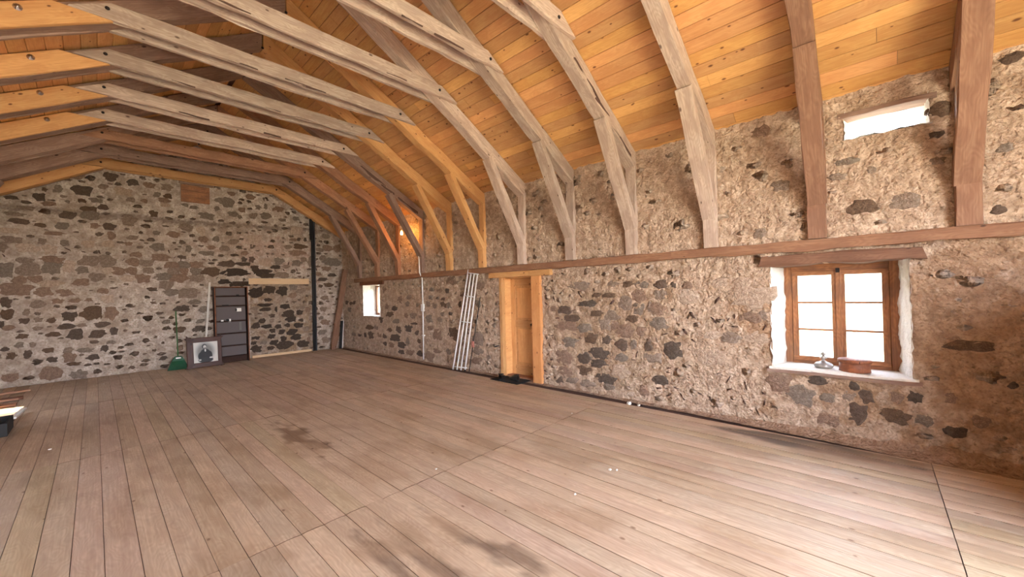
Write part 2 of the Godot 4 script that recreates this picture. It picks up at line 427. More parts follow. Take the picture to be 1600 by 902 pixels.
func materials() -> void:
	wood.old = wood_texture(5, Color(0.91, 0.82, 0.74), Color(0.75, 0.64, 0.56), Color(0.42, 0.32, 0.27), 14, Color(0.73, 0.62, 0.55), 0.5, 0.8)
	wood.pine = wood_texture(9, Color(0.93, 0.74, 0.50), Color(0.84, 0.62, 0.39), Color(0.44, 0.26, 0.14), 34, Color(0.80, 0.56, 0.34), 0.3, 0.55)
	wood.floor = wood_texture(14, Color(0.86, 0.78, 0.68), Color(0.70, 0.60, 0.50), Color(0.54, 0.43, 0.34), 10, Color(0.72, 0.62, 0.52), 0.4, 0.5)
	wood.brown = wood_texture(31, Color(0.70, 0.49, 0.34), Color(0.52, 0.34, 0.23), Color(0.25, 0.15, 0.10), 16, Color(0.46, 0.33, 0.26), 0.5, 0.8)
	M.grey = []
	M.pink = []
	M.dull = []
	M.tan = []
	M.pine = []
	M.board = []
	M.floor = []
	for i in 5:
		var s := 0.1 + 0.2 * i
		M.grey.append(wood_material("old", Color(0.96, 0.96, 0.96).darkened(0.03 * i), s))
		M.pink.append(wood_material("old", Color(0.82, 0.69, 0.60).darkened(0.03 * i), s))
		M.tan.append(wood_material("old", Color(0.68, 0.57, 0.50).darkened(0.03 * i), s))
		M.dull.append(wood_material("old", Color(0.76, 0.70, 0.68).darkened(0.03 * i), s))
		M.pine.append(wood_material("pine", Color(1.0, 0.98, 0.96).darkened(0.04 * i), s, 0.65))
	for i in 10:
		var s := 0.1 + 0.2 * (i % 5)
		var d := rng.randf_range(0.0, 0.16)
		var m := wood_material("pine", Color(1.0, 0.95 + 0.05 * rng.randf(), 0.88 + 0.12 * rng.randf()).darkened(d), s, 0.6)
		m.uv1_offset.x = rng.randf()
		M.board.append(m)
		var f := wood_material("floor", Color(1.0, 0.97 + 0.03 * rng.randf(), 0.93 + 0.07 * rng.randf()).darkened(rng.randf_range(0.0, 0.08)), s, 0.55)
		M.floor.append(f)
	M.brown = wood_material("brown", Color(1, 1, 1), 0.3)
	M.brown2 = wood_material("brown", Color(0.8, 0.72, 0.66), 0.7)
	M.lintel = wood_material("old", Color(0.68, 0.56, 0.47), 0.5)
	M.frame = wood_material("brown", Color(1.0, 0.97, 0.9), 0.5, 0.5)
	M.jamb = wood_material("pine", Color(0.92, 0.84, 0.80), 0.5)
	M.bark = plain(Color(0.36, 0.26, 0.22), 0.95)
	M.bolt = plain(Color(0.16, 0.13, 0.12), 0.6, 0.4)
	M.steel = plain(Color(0.85, 0.86, 0.9), 0.25, 1.0)
	var t1 := rubble_texture(3, Color(0.75, 0.68, 0.62), Color(0.90, 0.85, 0.80), Color(0.64, 0.56, 0.50), 0.02)
	var t2 := rubble_texture(8, Color(0.62, 0.56, 0.51), Color(0.76, 0.71, 0.66), Color(0.95, 0.90, 0.84), 0.03)
	var h1 := relief(5, 0.022, FastNoiseLite.TYPE_SIMPLEX)
	M.mortar = stone_material(t1, h1, Color(1.0, 0.955, 0.90), 1.5, 3.0)
	M.mortar_far = stone_material(t1, h1, Color(0.98, 0.98, 0.98), 2.1, 2.5)
	M.lime = stone_material(t1, h1, Color(1.0, 1.0, 1.0), 1.3, 1.0)
	M.lime.albedo_texture = null
	M.lime.albedo_color = Color(0.90, 0.88, 0.84)
	M.stone = [[], [], [], []]
	var tones := [[Color(1.0, 0.95, 0.90), Color(0.96, 0.90, 0.84)], [Color(0.76, 0.71, 0.67), Color(0.71, 0.68, 0.65), Color(0.76, 0.67, 0.61)], [Color(0.55, 0.49, 0.45), Color(0.50, 0.46, 0.43), Color(0.57, 0.49, 0.42)], [Color(0.42, 0.37, 0.33), Color(0.38, 0.34, 0.31)]]
	for i in 4:
		for c in tones[i]:
			M.stone[i].append(stone_material(t2, h1, c, 0.9, 1.2))
	M.stones = []
	for i in 28:
		M.stones.append(stone_mesh())
	M.pale = wood_texture(44, Color(0.90, 0.78, 0.62), Color(0.82, 0.68, 0.52), Color(0.6, 0.45, 0.3), 6, Color(0.84, 0.7, 0.54), 0.3, 0.5)
	M.white = plain(Color(0.90, 0.89, 0.87), 0.4)
	M.black = plain(Color(0.05, 0.05, 0.055), 0.7)
	M.glass = StandardMaterial3D.new()
	M.glass.transparency = BaseMaterial3D.TRANSPARENCY_ALPHA
	M.glass.albedo_color = Color(0.80, 0.82, 0.80, 0.35)
	M.glass.roughness = 0.02
	M.earth = stone_material(t1, null, Color(0.80, 0.83, 0.74), 2.5, 1.0)

func outside() -> void:
	# pale hillside rising beyond the window wall, level yard elsewhere
	var o := thing("hillside", "pale grassy hillside outside the windows", "hillside")
	o.set_meta("kind", "stuff")
	o.remove_meta("category")
	var us := lines(-60.0, 60.0, 3.0, [])
	var vs := lines(-60.0, 60.0, 3.0, [])
	var f := func(u: float, v: float) -> Vector3:
		return Vector3(u, -0.6 + maxf(0.0, u - 18.0) * 0.3 + 0.3 * nb.get_noise_2d(u * 0.1, v * 0.1), v)
	part("ground", sheet(us, vs, f, func(_p): return Color.WHITE, func(_u, _v): return false), M.earth, o)
	o.set_meta("category", "hillside")

# ---------------------------------------------------------------- floor
func stain(x: float, z: float) -> Color:
	var n := na.get_noise_2d(x * 60.0, z * 22.0)
	var n2 := na.get_noise_2d(x * 14.0 + 300.0, z * 7.0)
	var c := Color(1, 1, 1)
	# spilt brown stain
	var d := Vector2((x - 1.57 - 0.05 * n2) / 0.17, (z + 4.85) / 0.75).length()
	c = c.lerp(Color(0.34, 0.25, 0.17), clampf((0.85 + 1.1 * n - d) * 3.0, 0.0, 0.85))
	# dark worn streaks along three boards
	for s in [[1.2, -2.2, 0.05, 0.45], [1.36, -2.05, 0.06, 0.5], [1.64, -2.0, 0.05, 0.55], [1.72, -1.55, 0.09, 0.25]]:
		d = Vector2((x - s[0]) / s[2], (z - s[1]) / s[3]).length()
		c = c.lerp(Color(0.30, 0.26, 0.25), clampf((1.0 + 0.9 * n - d) * 1.8, 0.0, 0.8))
	# grey rain-washed boards under the window
	d = Vector2((x - 4.86 - 0.03 * z) / 0.2, (z + 0.5) / 0.98).length()
	if z < 0.33:
		c = c.lerp(Color(0.24, 0.25, 0.27), clampf((1.0 + 0.3 * n - d) * 3.0, 0.0, 0.9))
	# old dirt patches
	c = c.lerp(Color(0.74, 0.68, 0.62), clampf((n2 - 0.08) * 2.6, 0.0, 0.6))
	return c

func floor_boards() -> void:
	var fl := setting("floor", "worn wide plank floor, dusty brown")
	var st := begin()
	box(st, Vector3(XL - 0.4, -0.35, ZF - 0.3), Vector3(W + 0.3, -0.03, ZN + 0.4))
	part("subfloor", done(st), M.bark, fl)
	var cuts := [ZN, 0.335, -2.86, -5.95, -9.05, ZF + 0.02]
	var x0 := -1.77
	var i := 0
	while x0 < 5.0:
		var wd: float = [0.15, 0.143, 0.158, 0.147, 0.153][i % 5]
		if x0 + wd > 5.02:
			wd = 5.02 - x0
		if wd > 0.03:
			for s in 5:
				var za: float = cuts[s] - 0.0025
				var zb: float = cuts[s + 1] + 0.0025
				floor_board(fl, x0 + 0.0015, x0 + wd - 0.0015, zb, za, rng.randf_range(-0.004, 0.0))
		x0 += wd
		i += 1
	# dusty fillet of lime and dirt against the window wall
	var us := lines(ZF, ZN, 0.06, [])
	var vs := lines(0.0, 1.0, 0.125, [])
	var p := func(z: float, v: float) -> Vector3:
		var n := na.get_noise_2d(z * 12.0, v * 6.0)
		var near := clampf((z + 2.2) / 2.6, 0.0, 1.0)
		var wide := 0.09 + 0.13 * near + 0.03 * na.get_noise_2d(z * 9.0, 70.0)
		return Vector3(W + 0.04 - (wide + 0.04) * (1.0 - v), -0.012 + (0.03 + 0.09 * near) * v * v + 0.012 * n * v + 0.006 * (1.0 - v) * n, z)
	part("dirt_fillet", sheet(us, vs, p, func(_q): return Color(0.60, 0.52, 0.46), func(_u, _v): return false), M.mortar, fl)

func floor_board(fl: Node3D, xa: float, xb: float, za: float, zb: float, y: float) -> void:
	var st := begin()
	var zc := (za + zb) / 2.0
	var xc := (xa + xb) / 2.0
	var n := int((zb - za) / 0.06)
	var wave := rng.randf() * 50.0
	var col := func(x: float, z: float): st.set_color(stain(x, z))
	for k in n:
		var a := lerpf(za, zb, float(k) / n)
		var b := lerpf(za, zb, float(k + 1) / n)
		for j in 4:
			var u := lerpf(xa, xb, j / 4.0)
			var v := lerpf(xa, xb, (j + 1) / 4.0)
			var q := []
			for e in [[u, a], [u, b], [v, b], [v, a]]:
				var t: float = (e[0] - xc) / (xb - xa) * 2.0
				q.append([e, Vector3(-(e[1] - zc), y - 0.0035 * pow(absf(t), 6.0) + 0.0012 * nb.get_noise_2d(e[1] * 2.0 + wave, e[0] * 5.0), e[0] - xc)])
			for h in [0, 2, 1, 0, 3, 2]:
				col.call(q[h][0][0], q[h][0][1])
				st.add_vertex(q[h][1])
	st.set_color(Color(0.4, 0.35, 0.3))
	var hx := (xb - xa) / 2.0
	var hz := (zb - za) / 2.0
	for s in [-1.0, 1.0]:
		quad(st, Vector3(-hz, y - 0.003, s * hx), Vector3(hz, y - 0.003, s * hx), Vector3(hz, y - 0.025, s * hx), Vector3(-hz, y - 0.025, s * hx))
		quad(st, Vector3(s * hz, y - 0.003, -hx), Vector3(s * hz, y - 0.003, hx), Vector3(s * hz, y - 0.025, hx), Vector3(s * hz, y - 0.025, -hx))
	part("floor_board", done(st), M.floor[rng.randi() % 10], fl, Vector3(xc, 0, zc), Vector3(0, PI / 2.0, 0))

# ---------------------------------------------------------------- walls
func lay_stones(wall: Node3D, list: Array, place: Callable, extra: Array, gaps: Array) -> void:
	for s in list:
		var m: Mesh = M.stones[rng.randi() % 28]
		var o := part("stone", m, M.stone[s[4]][rng.randi() % M.stone[s[4]].size()], wall)
		var b := Basis(Vector3(0, 0, 1), rng.randf_range(-0.12, 0.12)).scaled(Vector3(s[2] / 100.0 * 1.06, s[3] / 100.0 * 1.08, rng.randf_range(0.016, 0.03)))
		o.transform = place.call(s[0] / 100.0, s[1] / 100.0) * Transform3D(b, Vector3.ZERO)
	var st := SurfaceTool.new()
	st.begin(Mesh.PRIMITIVE_TRIANGLES)
	for s in extra:
		var b := Basis(Vector3(0, 0, 1), rng.randf_range(-0.4, 0.4)).scaled(Vector3(s[2], s[3], rng.randf_range(0.008, 0.02)))
		st.append_from(M.stones[rng.randi() % 28], 0, place.call(s[0], s[1]) * Transform3D(b, Vector3.ZERO))
	var small := part("small_stones", st.commit(), M.stone[0][1] if list.size() < 200 else M.stone[1][0], wall)
	small.set_meta("kind", "stuff")
	# dark open joints between the stones
	st = SurfaceTool.new()
	st.begin(Mesh.PRIMITIVE_TRIANGLES)
	for s in gaps:
		var b := Basis(Vector3(0, 0, 1), rng.randf() * PI).scaled(Vector3.ONE) * Basis.from_scale(Vector3(s[2], s[2] * rng.randf_range(0.12, 0.3), 0.016))
		st.append_from(M.stones[rng.randi() % 28], 0, place.call(s[0], s[1]) * Transform3D(b, Vector3.ZERO))
	small = part("open_joints", st.commit(), M.bark, wall)
	small.set_meta("kind", "stuff")

func fill(list: Array, u0: float, u1: float, v0: float, v1: float, n: int, size: float, ok: Callable) -> Array:
	var out := []
	for i in n:
		var u := rng.randf_range(u0, u1)
		var v := rng.randf_range(v0, v1)
		var w := rng.randf_range(0.5, 1.3) * size
		var h := w * rng.randf_range(0.35, 0.8)
		var free: bool = ok.call(u, v)
		if free:
			for s in list:
				if absf(s[0] / 100.0 - u) < (s[2] / 100.0 + w) * 0.55 and absf(s[1] / 100.0 - v) < (s[3] / 100.0 + h) * 0.6:
					free = false
					break
		if free:
			for s in out:
				if absf(s[0] - u) < (s[2] + w) * 0.6 and absf(s[1] - v) < (s[3] + h) * 0.65:
					free = false
					break
		if free:
			out.append([u, v, w, h])
	return out

func ledge(x: float) -> float:
	return 3.47 + 0.02 * na.get_noise_2d(x * 10.0, 5.0) + (0.035 * maxf(0.0, x - 2.0))

func far_wall() -> void:
	var o := setting("wall_far", "grey rubble stone gable wall with smeared lime mortar")
	var us := lines(XL - 0.05, W + 0.05, 0.03, [])
	var vs := lines(0.0, 1.0, 0.0075, [])
	var p := func(x: float, v: float) -> Vector3:
		var y := v * (roof_y(x) + 0.05)
		var z := ZF + 0.022 * na.get_noise_2d(x * 60.0, y * 80.0) + 0.022 * na.get_noise_2d(x * 14.0 + 90.0, y * 14.0)
		if y > ledge(x):
			z -= 0.05
		return Vector3(x, y, z)
	var c := func(q: Vector3) -> Color:
		var n := na.get_noise_2d(q.x * 30.0, q.y * 40.0 + 200.0)
		var n2 := na.get_noise_2d(q.x * 8.0 + 50.0, q.y * 8.0)
		var k := Color(0.88, 0.86, 0.83)
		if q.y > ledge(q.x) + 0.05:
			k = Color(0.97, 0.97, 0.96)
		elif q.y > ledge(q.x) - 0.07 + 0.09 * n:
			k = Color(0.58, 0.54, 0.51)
		# red brick dust smeared over the middle
		var d := Vector2((q.x - 3.2) / 1.6, (q.y - 2.85) / 0.6).length()
		k = k.lerp(Color(0.80, 0.66, 0.60), clampf((0.9 + 1.2 * n - d) * 1.5, 0.0, 0.7))
		# ochre clay bedding where a doorway was walled up
		if q.x > 2.8 and q.x < 4.33 and q.y < 2.05:
			k = k.lerp(Color(0.52, 0.42, 0.31), clampf(0.85 + n, 0.0, 1.0))
			k = k.lerp(Color(0.32, 0.27, 0.23), clampf((n2 + 0.03) * 4.0, 0.0, 0.5))
		# blotches of earthy mortar
		k = k.lerp(Color(0.70, 0.64, 0.57), clampf((n2 + 0.5 * n - 0.02) * 5.0, 0.0, 0.6))
		return k
	part("mortar_face", sheet(us, vs, p, c, func(_u, _v): return false), M.mortar_far, o)
	var st := begin()
	var prof := [Vector2(XL - 0.6, -0.35), Vector2(XL - 0.6, EAVE), Vector2(XM, roof_y(XM) + 0.2), Vector2(W + 0.6, EAVE), Vector2(W + 0.6, -0.35)]
	gable(st, prof, ZF - 0.65, ZF - 0.1)
	part("masonry", done(st), M.mortar_far, o)
	var extra := fill(FAR_STONES, XL, W - 0.05, 0.05, 5.2, 2600, 0.13, func(u, v): return v < roof_y(u) - 0.1 and not (u > 1.35 and u < 2.1 and v > 3.85))
	var at := func(x: float, y: float) -> Transform3D:
		return Transform3D(Basis.IDENTITY, Vector3(x, y, ZF + 0.004 - (0.05 if y > ledge(x) else 0.0)))
	lay_stones(o, FAR_STONES, at, extra, fill(FAR_STONES, -1.2, 4.9, 2.0, 2.75, 160, 0.09, func(_u, _v): return true))

func gable(st: SurfaceTool, prof: Array, za: float, zb: float) -> void:
	var n := prof.size()
	for i in n:
		var a: Vector2 = prof[i]
		var b: Vector2 = prof[(i + 1) % n]
		quad(st, Vector3(a.x, a.y, za), Vector3(a.x, a.y, zb), Vector3(b.x, b.y, zb), Vector3(b.x, b.y, za))
	for i in range(1, n - 1):
		tri(st, Vector3(prof[0].x, prof[0].y, zb), Vector3(prof[i].x, prof[i].y, zb), Vector3(prof[i + 1].x, prof[i + 1].y, zb))
		tri(st, Vector3(prof[0].x, prof[0].y, za), Vector3(prof[i + 1].x, prof[i + 1].y, za), Vector3(prof[i].x, prof[i].y, za))

# openings of the right wall: z from, z to, y from, y to
const HOLES := [[-0.86, 0.25, 0.66, 1.83], [-10.74, -9.78, 1.0, 1.88], [-5.2, -4.22, -0.1, 1.92], [-0.19, 0.41, 3.07, 3.34]]

func in_hole(z: float, y: float, grow := 0.0) -> bool:
	for h in HOLES:
		if z > h[0] - grow and z < h[1] + grow and y > h[2] - grow and y < h[3] + grow:
			return true
	return false

func right_wall() -> void:
	var o := setting("wall_right", "rubble stone side wall with crumbling tan lime plaster")
	var zs := []
	var ys := []
	for h in HOLES:
		zs.append_array([h[0], h[1]])
		ys.append_array([h[2], h[3]])
	var us := lines(ZF - 0.05, ZN + 0.05, 0.028, zs)
	var vs := lines(-0.05, EAVE + 0.06, 0.026, ys)
	var p := func(z: float, y: float) -> Vector3:
		var rough := 0.018 + 0.02 * clampf(na.get_noise_2d(z * 5.0, y * 5.0 + 30.0) + 0.4, 0.0, 1.0)
		var x := W + rough * na.get_noise_2d(z * 75.0, y * 75.0) + 0.03 * na.get_noise_2d(z * 10.0 + 40.0, y * 10.0)
		var edge := 0.0
		for h in HOLES:
			if z > h[0] - 0.001 and z < h[1] + 0.001 and y > h[2] - 0.001 and y < h[3] + 0.001:
				edge = 1.0
		if edge > 0.0:
			x = lerpf(x, W + 0.01, 0.7)
		return Vector3(x, y, z)
	var c := func(q: Vector3) -> Color:
		var n := na.get_noise_2d(q.z * 35.0, q.y * 35.0 + 400.0)
		var n2 := na.get_noise_2d(q.z * 7.0, q.y * 7.0 + 80.0)
		var k := Color(0.80, 0.76, 0.72)
		# bare clay-bedded rubble right of the door
		var d := Vector2((q.z + 2.95) / 1.1, (q.y - 0.85) / 0.85).length()
		k = k.lerp(Color(0.64, 0.57, 0.49), clampf((1.0 + 1.3 * n - d) * 3.0, 0.0, 0.8))
		# brown plaster patch around and right of the window, with its shade painted in
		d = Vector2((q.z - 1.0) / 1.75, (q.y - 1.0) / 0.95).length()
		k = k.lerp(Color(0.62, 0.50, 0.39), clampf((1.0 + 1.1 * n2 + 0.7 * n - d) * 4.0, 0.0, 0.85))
		# lime smeared along the top of the wall plate
		if q.y > 2.06 and q.y < 2.10 + 0.25 * n:
			k = Color(1, 0.97, 0.93)
		# fresh white lime pointing under the roof boards
		k = k.lerp(Color(1, 1, 1), clampf((q.y - 3.39 + 0.26 * n) * 30.0, 0.0, 1.0))
		return k
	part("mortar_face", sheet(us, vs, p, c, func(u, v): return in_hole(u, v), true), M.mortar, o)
	# the thickness of the wall, left open at the windows and the door
	var st := begin()
	var zl := [ZF - 0.6, -10.74, -9.78, -5.2, -4.22, -0.86, -0.19, 0.25, 0.41, ZN + 0.6]
	var spans := [[], [[1.0, 1.88]], [], [[-0.1, 1.92]], [], [[0.66, 1.83]], [[0.66, 1.83], [3.07, 3.34]], [[3.07, 3.34]], []]
	for i in 9:
		var y := -0.35
		for s in spans[i]:
			box(st, Vector3(W + 0.05, y, zl[i]), Vector3(W + T, s[0], zl[i + 1]))
			y = s[1]
		box(st, Vector3(W + 0.05, y, zl[i]), Vector3(W + T, EAVE - 0.2, zl[i + 1]))
	part("masonry", done(st), M.mortar, o)
	reveals(o)
	var extra := fill(RIGHT_STONES, ZF, 1.4, 0.05, 1.9, 1500, 0.14, func(u, v): return not in_hole(u, v, 0.09) and (u < -1.9 or rng.randf() < 0.3))
	extra.append_array(fill(RIGHT_STONES, ZF, 1.4, 2.15, 3.4, 400, 0.17, func(u, v): return not in_hole(u, v, 0.09) and rng.randf() < 0.6))
	var at := func(z: float, y: float) -> Transform3D:
		return Transform3D(Basis(Vector3(0, 1, 0), -PI / 2.0), Vector3(W + 0.03 * na.get_noise_2d(z * 10.0 + 40.0, y * 10.0) + 0.002, y, z))
	lay_stones(o, RIGHT_STONES, at, extra, fill(RIGHT_STONES, -4.15, -0.9, 0.08, 1.6, 420, 0.10, func(u, _v): return u < -2.0 or rng.randf() < 0.4))

func rough_quad(a: Vector3, b: Vector3, c: Vector3, d: Vector3, n: int, amp: float) -> ArrayMesh:
	var nrm := (b - a).cross(d - a).normalized()
	var us := lines(0.0, 1.0, 1.0 / n, [])
	var f := func(u: float, v: float) -> Vector3:
		var p := a.lerp(b, u).lerp(d.lerp(c, u), v)
		return p + nrm * amp * na.get_noise_3d(p.x * 70.0, p.y * 70.0, p.z * 70.0)
	return sheet(us, us, f, func(_p): return Color.WHITE, func(_u, _v): return false)

func reveals(o: Node3D) -> void:
	var f := W - 0.012
	var b := W + 0.40
	# near window: lime-washed splayed sides
	part("reveal", rough_quad(Vector3(f, 0.66, -0.865), Vector3(b, 0.66, -0.775), Vector3(b, 1.83, -0.775), Vector3(f, 1.83, -0.865), 26, 0.03), M.lime, o)
	part("reveal", rough_quad(Vector3(f, 0.66, 0.255), Vector3(b, 0.66, 0.175), Vector3(b, 1.83, 0.175), Vector3(f, 1.83, 0.255), 26, 0.03), M.lime, o)
	# far window
	b = W + T
	part("reveal", rough_quad(Vector3(f, 1.0, -10.73), Vector3(b, 1.0, -10.73), Vector3(b, 1.88, -10.73), Vector3(f, 1.88, -10.73), 18, 0.02), M.lime, o)
	part("reveal", rough_quad(Vector3(f, 1.0, -9.79), Vector3(b, 1.0, -9.79), Vector3(b, 1.88, -9.79), Vector3(f, 1.88, -9.79), 18, 0.02), M.lime, o)
	part("reveal", rough_quad(Vector3(f, 1.005, -10.75), Vector3(b, 1.005, -10.75), Vector3(b, 1.005, -9.77), Vector3(f, 1.005, -9.77), 18, 0.01), M.lime, o)
	# slit under the roof, lime-washed inside
	part("reveal", rough_quad(Vector3(f, 3.075, -0.21), Vector3(b, 3.06, -0.21), Vector3(b, 3.06, 0.43), Vector3(f, 3.075, 0.43), 18, 0.03), M.lime, o)
	part("reveal", rough_quad(Vector3(f, 3.05, -0.19), Vector3(b, 3.05, -0.15), Vector3(b, 3.36, -0.15), Vector3(f, 3.36, -0.19), 18, 0.03), M.lime, o)
	part("reveal", rough_quad(Vector3(f, 3.05, 0.405), Vector3(b, 3.05, 0.36), Vector3(b, 3.36, 0.36), Vector3(f, 3.36, 0.405), 18, 0.03), M.lime, o)
	part("reveal", rough_quad(Vector3(f + 0.13, 3.325, -0.21), Vector3(b, 3.27, -0.21), Vector3(b, 3.27, 0.43), Vector3(f + 0.13, 3.325, 0.43), 18, 0.02), M.lime, o)
	part("slate_slab", beam(0.70, 0.05, 0.2, 0, 0, 0.012, 10, 0.008), M.dull[3], o, Vector3(W + 0.085, 3.318, 0.11), Vector3(0, PI / 2.0, 0))

func plain_walls() -> void:
	# the wall on the other side, outside the frame
	var o := setting("wall_left")
	var st := begin()
	var zl := [ZF - 0.6, -10.0, -8.8, -5.5, -4.3, ZN + 0.6]
	for i in 5:
		if i % 2 == 1:
			box(st, Vector3(XL - T, -0.35, zl[i]), Vector3(XL, 0.75, zl[i + 1]))
			box(st, Vector3(XL - T, 1.95, zl[i]), Vector3(XL, EAVE - 0.2, zl[i + 1]))
		else:
			box(st, Vector3(XL - T, -0.35, zl[i]), Vector3(XL, EAVE - 0.2, zl[i + 1]))
	box(st, Vector3(XL - 0.1, EAVE - 0.25, ZF - 0.6), Vector3(XL, EAVE + 0.06, ZN + 0.6))
	part("masonry", done(st), M.mortar, o)
	# two windows added out of view to brighten the far gable wall
	for i in 2:
		var w := setting("window_%d" % (3 + i), "added casement window out of view, lighting the far gable wall")
		var za: float = zl[1 + 2 * i]
		var zb: float = zl[2 + 2 * i]
		for z in [za + 0.04, (za + zb) / 2.0, zb - 0.04]:
			upright("window_frame", w, XL - 0.38, 0.75, 1.95, z, 0.08, 0.08, M.frame)
		for y in [0.79, 1.91]:
			along("window_frame", w, XL - 0.38, y, za + 0.08, zb - 0.08, 0.07, 0.08, M.frame)
		for e in [0.27, 0.73]:
			part("pane", box_mesh(0.004, 1.04, 0.48), M.glass, w, Vector3(XL - 0.38, 1.35, lerpf(za, zb, e)))
	# the gable behind the camera, with the wide loft doorway that the daylight comes through
	o = setting("wall_near")
	st = begin()
	var za := ZN
	var zb := ZN + 0.6
	var dx := [LOFT[0], LOFT[1]]
	for r in [[XL - 0.6, dx[0]], [dx[1], W + 0.6]]:
		box(st, Vector3(r[0], -0.35, za), Vector3(r[1], EAVE, zb))
	box(st, Vector3(dx[0], -0.35, za), Vector3(dx[1], LOFT[2], zb))
	box(st, Vector3(dx[0], LOFT[3], za), Vector3(dx[1], EAVE, zb))
	gable(st, [Vector2(XL - 0.6, EAVE), Vector2(XM, roof_y(XM) + 0.2), Vector2(W + 0.6, EAVE)], za, zb)
	part("masonry", done(st), M.mortar, o)

const LOFT := [-0.9, 3.1, 0.05, 3.4]

# boards added beside the camera, out of view, to shade the low window wall
func partition() -> void:
	var o := thing("added_shade_partition", "added board partition out of view, shading the low window wall", "partition", Vector3(4.35, 0, 1.35))
	for i in 12:
		standing_board(o, Vector3(-0.86 + 0.155 * i, 0.85, 0))
	for y in [0.25, 1.45]:
		part("rail", beam(1.86, 0.09, 0.05, 0, 0, 0.004, 6), M.brown, o, Vector3(0, y, 0.04))

func standing_board(o: Node3D, at: Vector3) -> void:
	part("board", beam(1.7, 0.147, 0.024, 0, 0, 0.003, 4), M.brown2, o, at, Vector3(0, 0, PI / 2.0))

# ---------------------------------------------------------------- roof
const T := 0.46

func roof() -> void:
	var o := setting("ceiling", "orange pine boarding under the pitched roof")
	var ang := atan(SL)
	var l := (W - XM) / cos(ang)
	for side in [1.0, -1.0]:
		var st := begin()
		var e := Vector3(XM + side * (W - XM + 0.47), EAVE - SL * 0.47 + 0.045, 0)
		var r := Vector3(XM, EAVE + SL * (W - XM) + 0.045, 0)
		var up := Vector3(0, 0.2, 0)
		var z0 := Vector3(0, 0, ZF - 0.9)
		var z1 := Vector3(0, 0, ZN + 0.9)
		quad(st, e + z0, e + z1, r + z1, r + z0)
		quad(st, e + z0 + up, r + z0 + up, r + z1 + up, e + z1 + up)
		quad(st, e + z0, e + z0 + up, e + z1 + up, e + z1)
		part("roof_deck", done(st), M.bark, o)
		var pitch := 0.148
		var n := int(ceil(l / pitch)) + 1
		var dir := Vector3(-side * cos(ang), sin(ang), 0)
		var nrm := Vector3(side * sin(ang), cos(ang), 0)
		for i in n:
			var c := Vector3(XM + side * (W - XM), EAVE, 0) + dir * ((i - 0.35) * pitch)
			if (XM - c.x) * side > -0.02:
				continue
			var off := rng.randf_range(-2.0, 0.0)
			var z := ZN + 0.02
			var len := 4.1 + off
			while z > ZF - 0.05:
				var zz := maxf(z - len, ZF - 0.07)
				var q := part("roof_board", beam(z - zz - 0.003, pitch - 0.004, 0.022, 0, 0, 0, 1, 0.003), M.board[rng.randi() % 10], o)
				q.transform = Transform3D(Basis(Vector3(0, 0, 1), dir, Vector3(0, 0, 1).cross(dir)), c + nrm * (0.012 + rng.randf_range(0.0, 0.003)) + Vector3(0, 0, (z + zz) / 2.0))
				z = zz
				len = 4.1

func from_to(called: String, parent: Node3D, a: Vector2, b: Vector2, z: float, h: float, w: float, m: Material, s0 := 0.0, s1 := 0.0, wob := 0.012, segs := 14) -> MeshInstance3D:
	var d := b - a
	return part(called, beam(d.length(), h, w, s0, s1, wob, segs), m, parent, Vector3((a.x + b.x) / 2.0, (a.y + b.y) / 2.0, z), Vector3(0, 0, atan2(d.y, d.x)))

const ORDINAL := ["", "first", "second", "third", "fourth", "fifth", "sixth", "seventh", "eighth", "ninth", "tenth", "eleventh", "twelfth", "thirteenth", "fourteenth"]

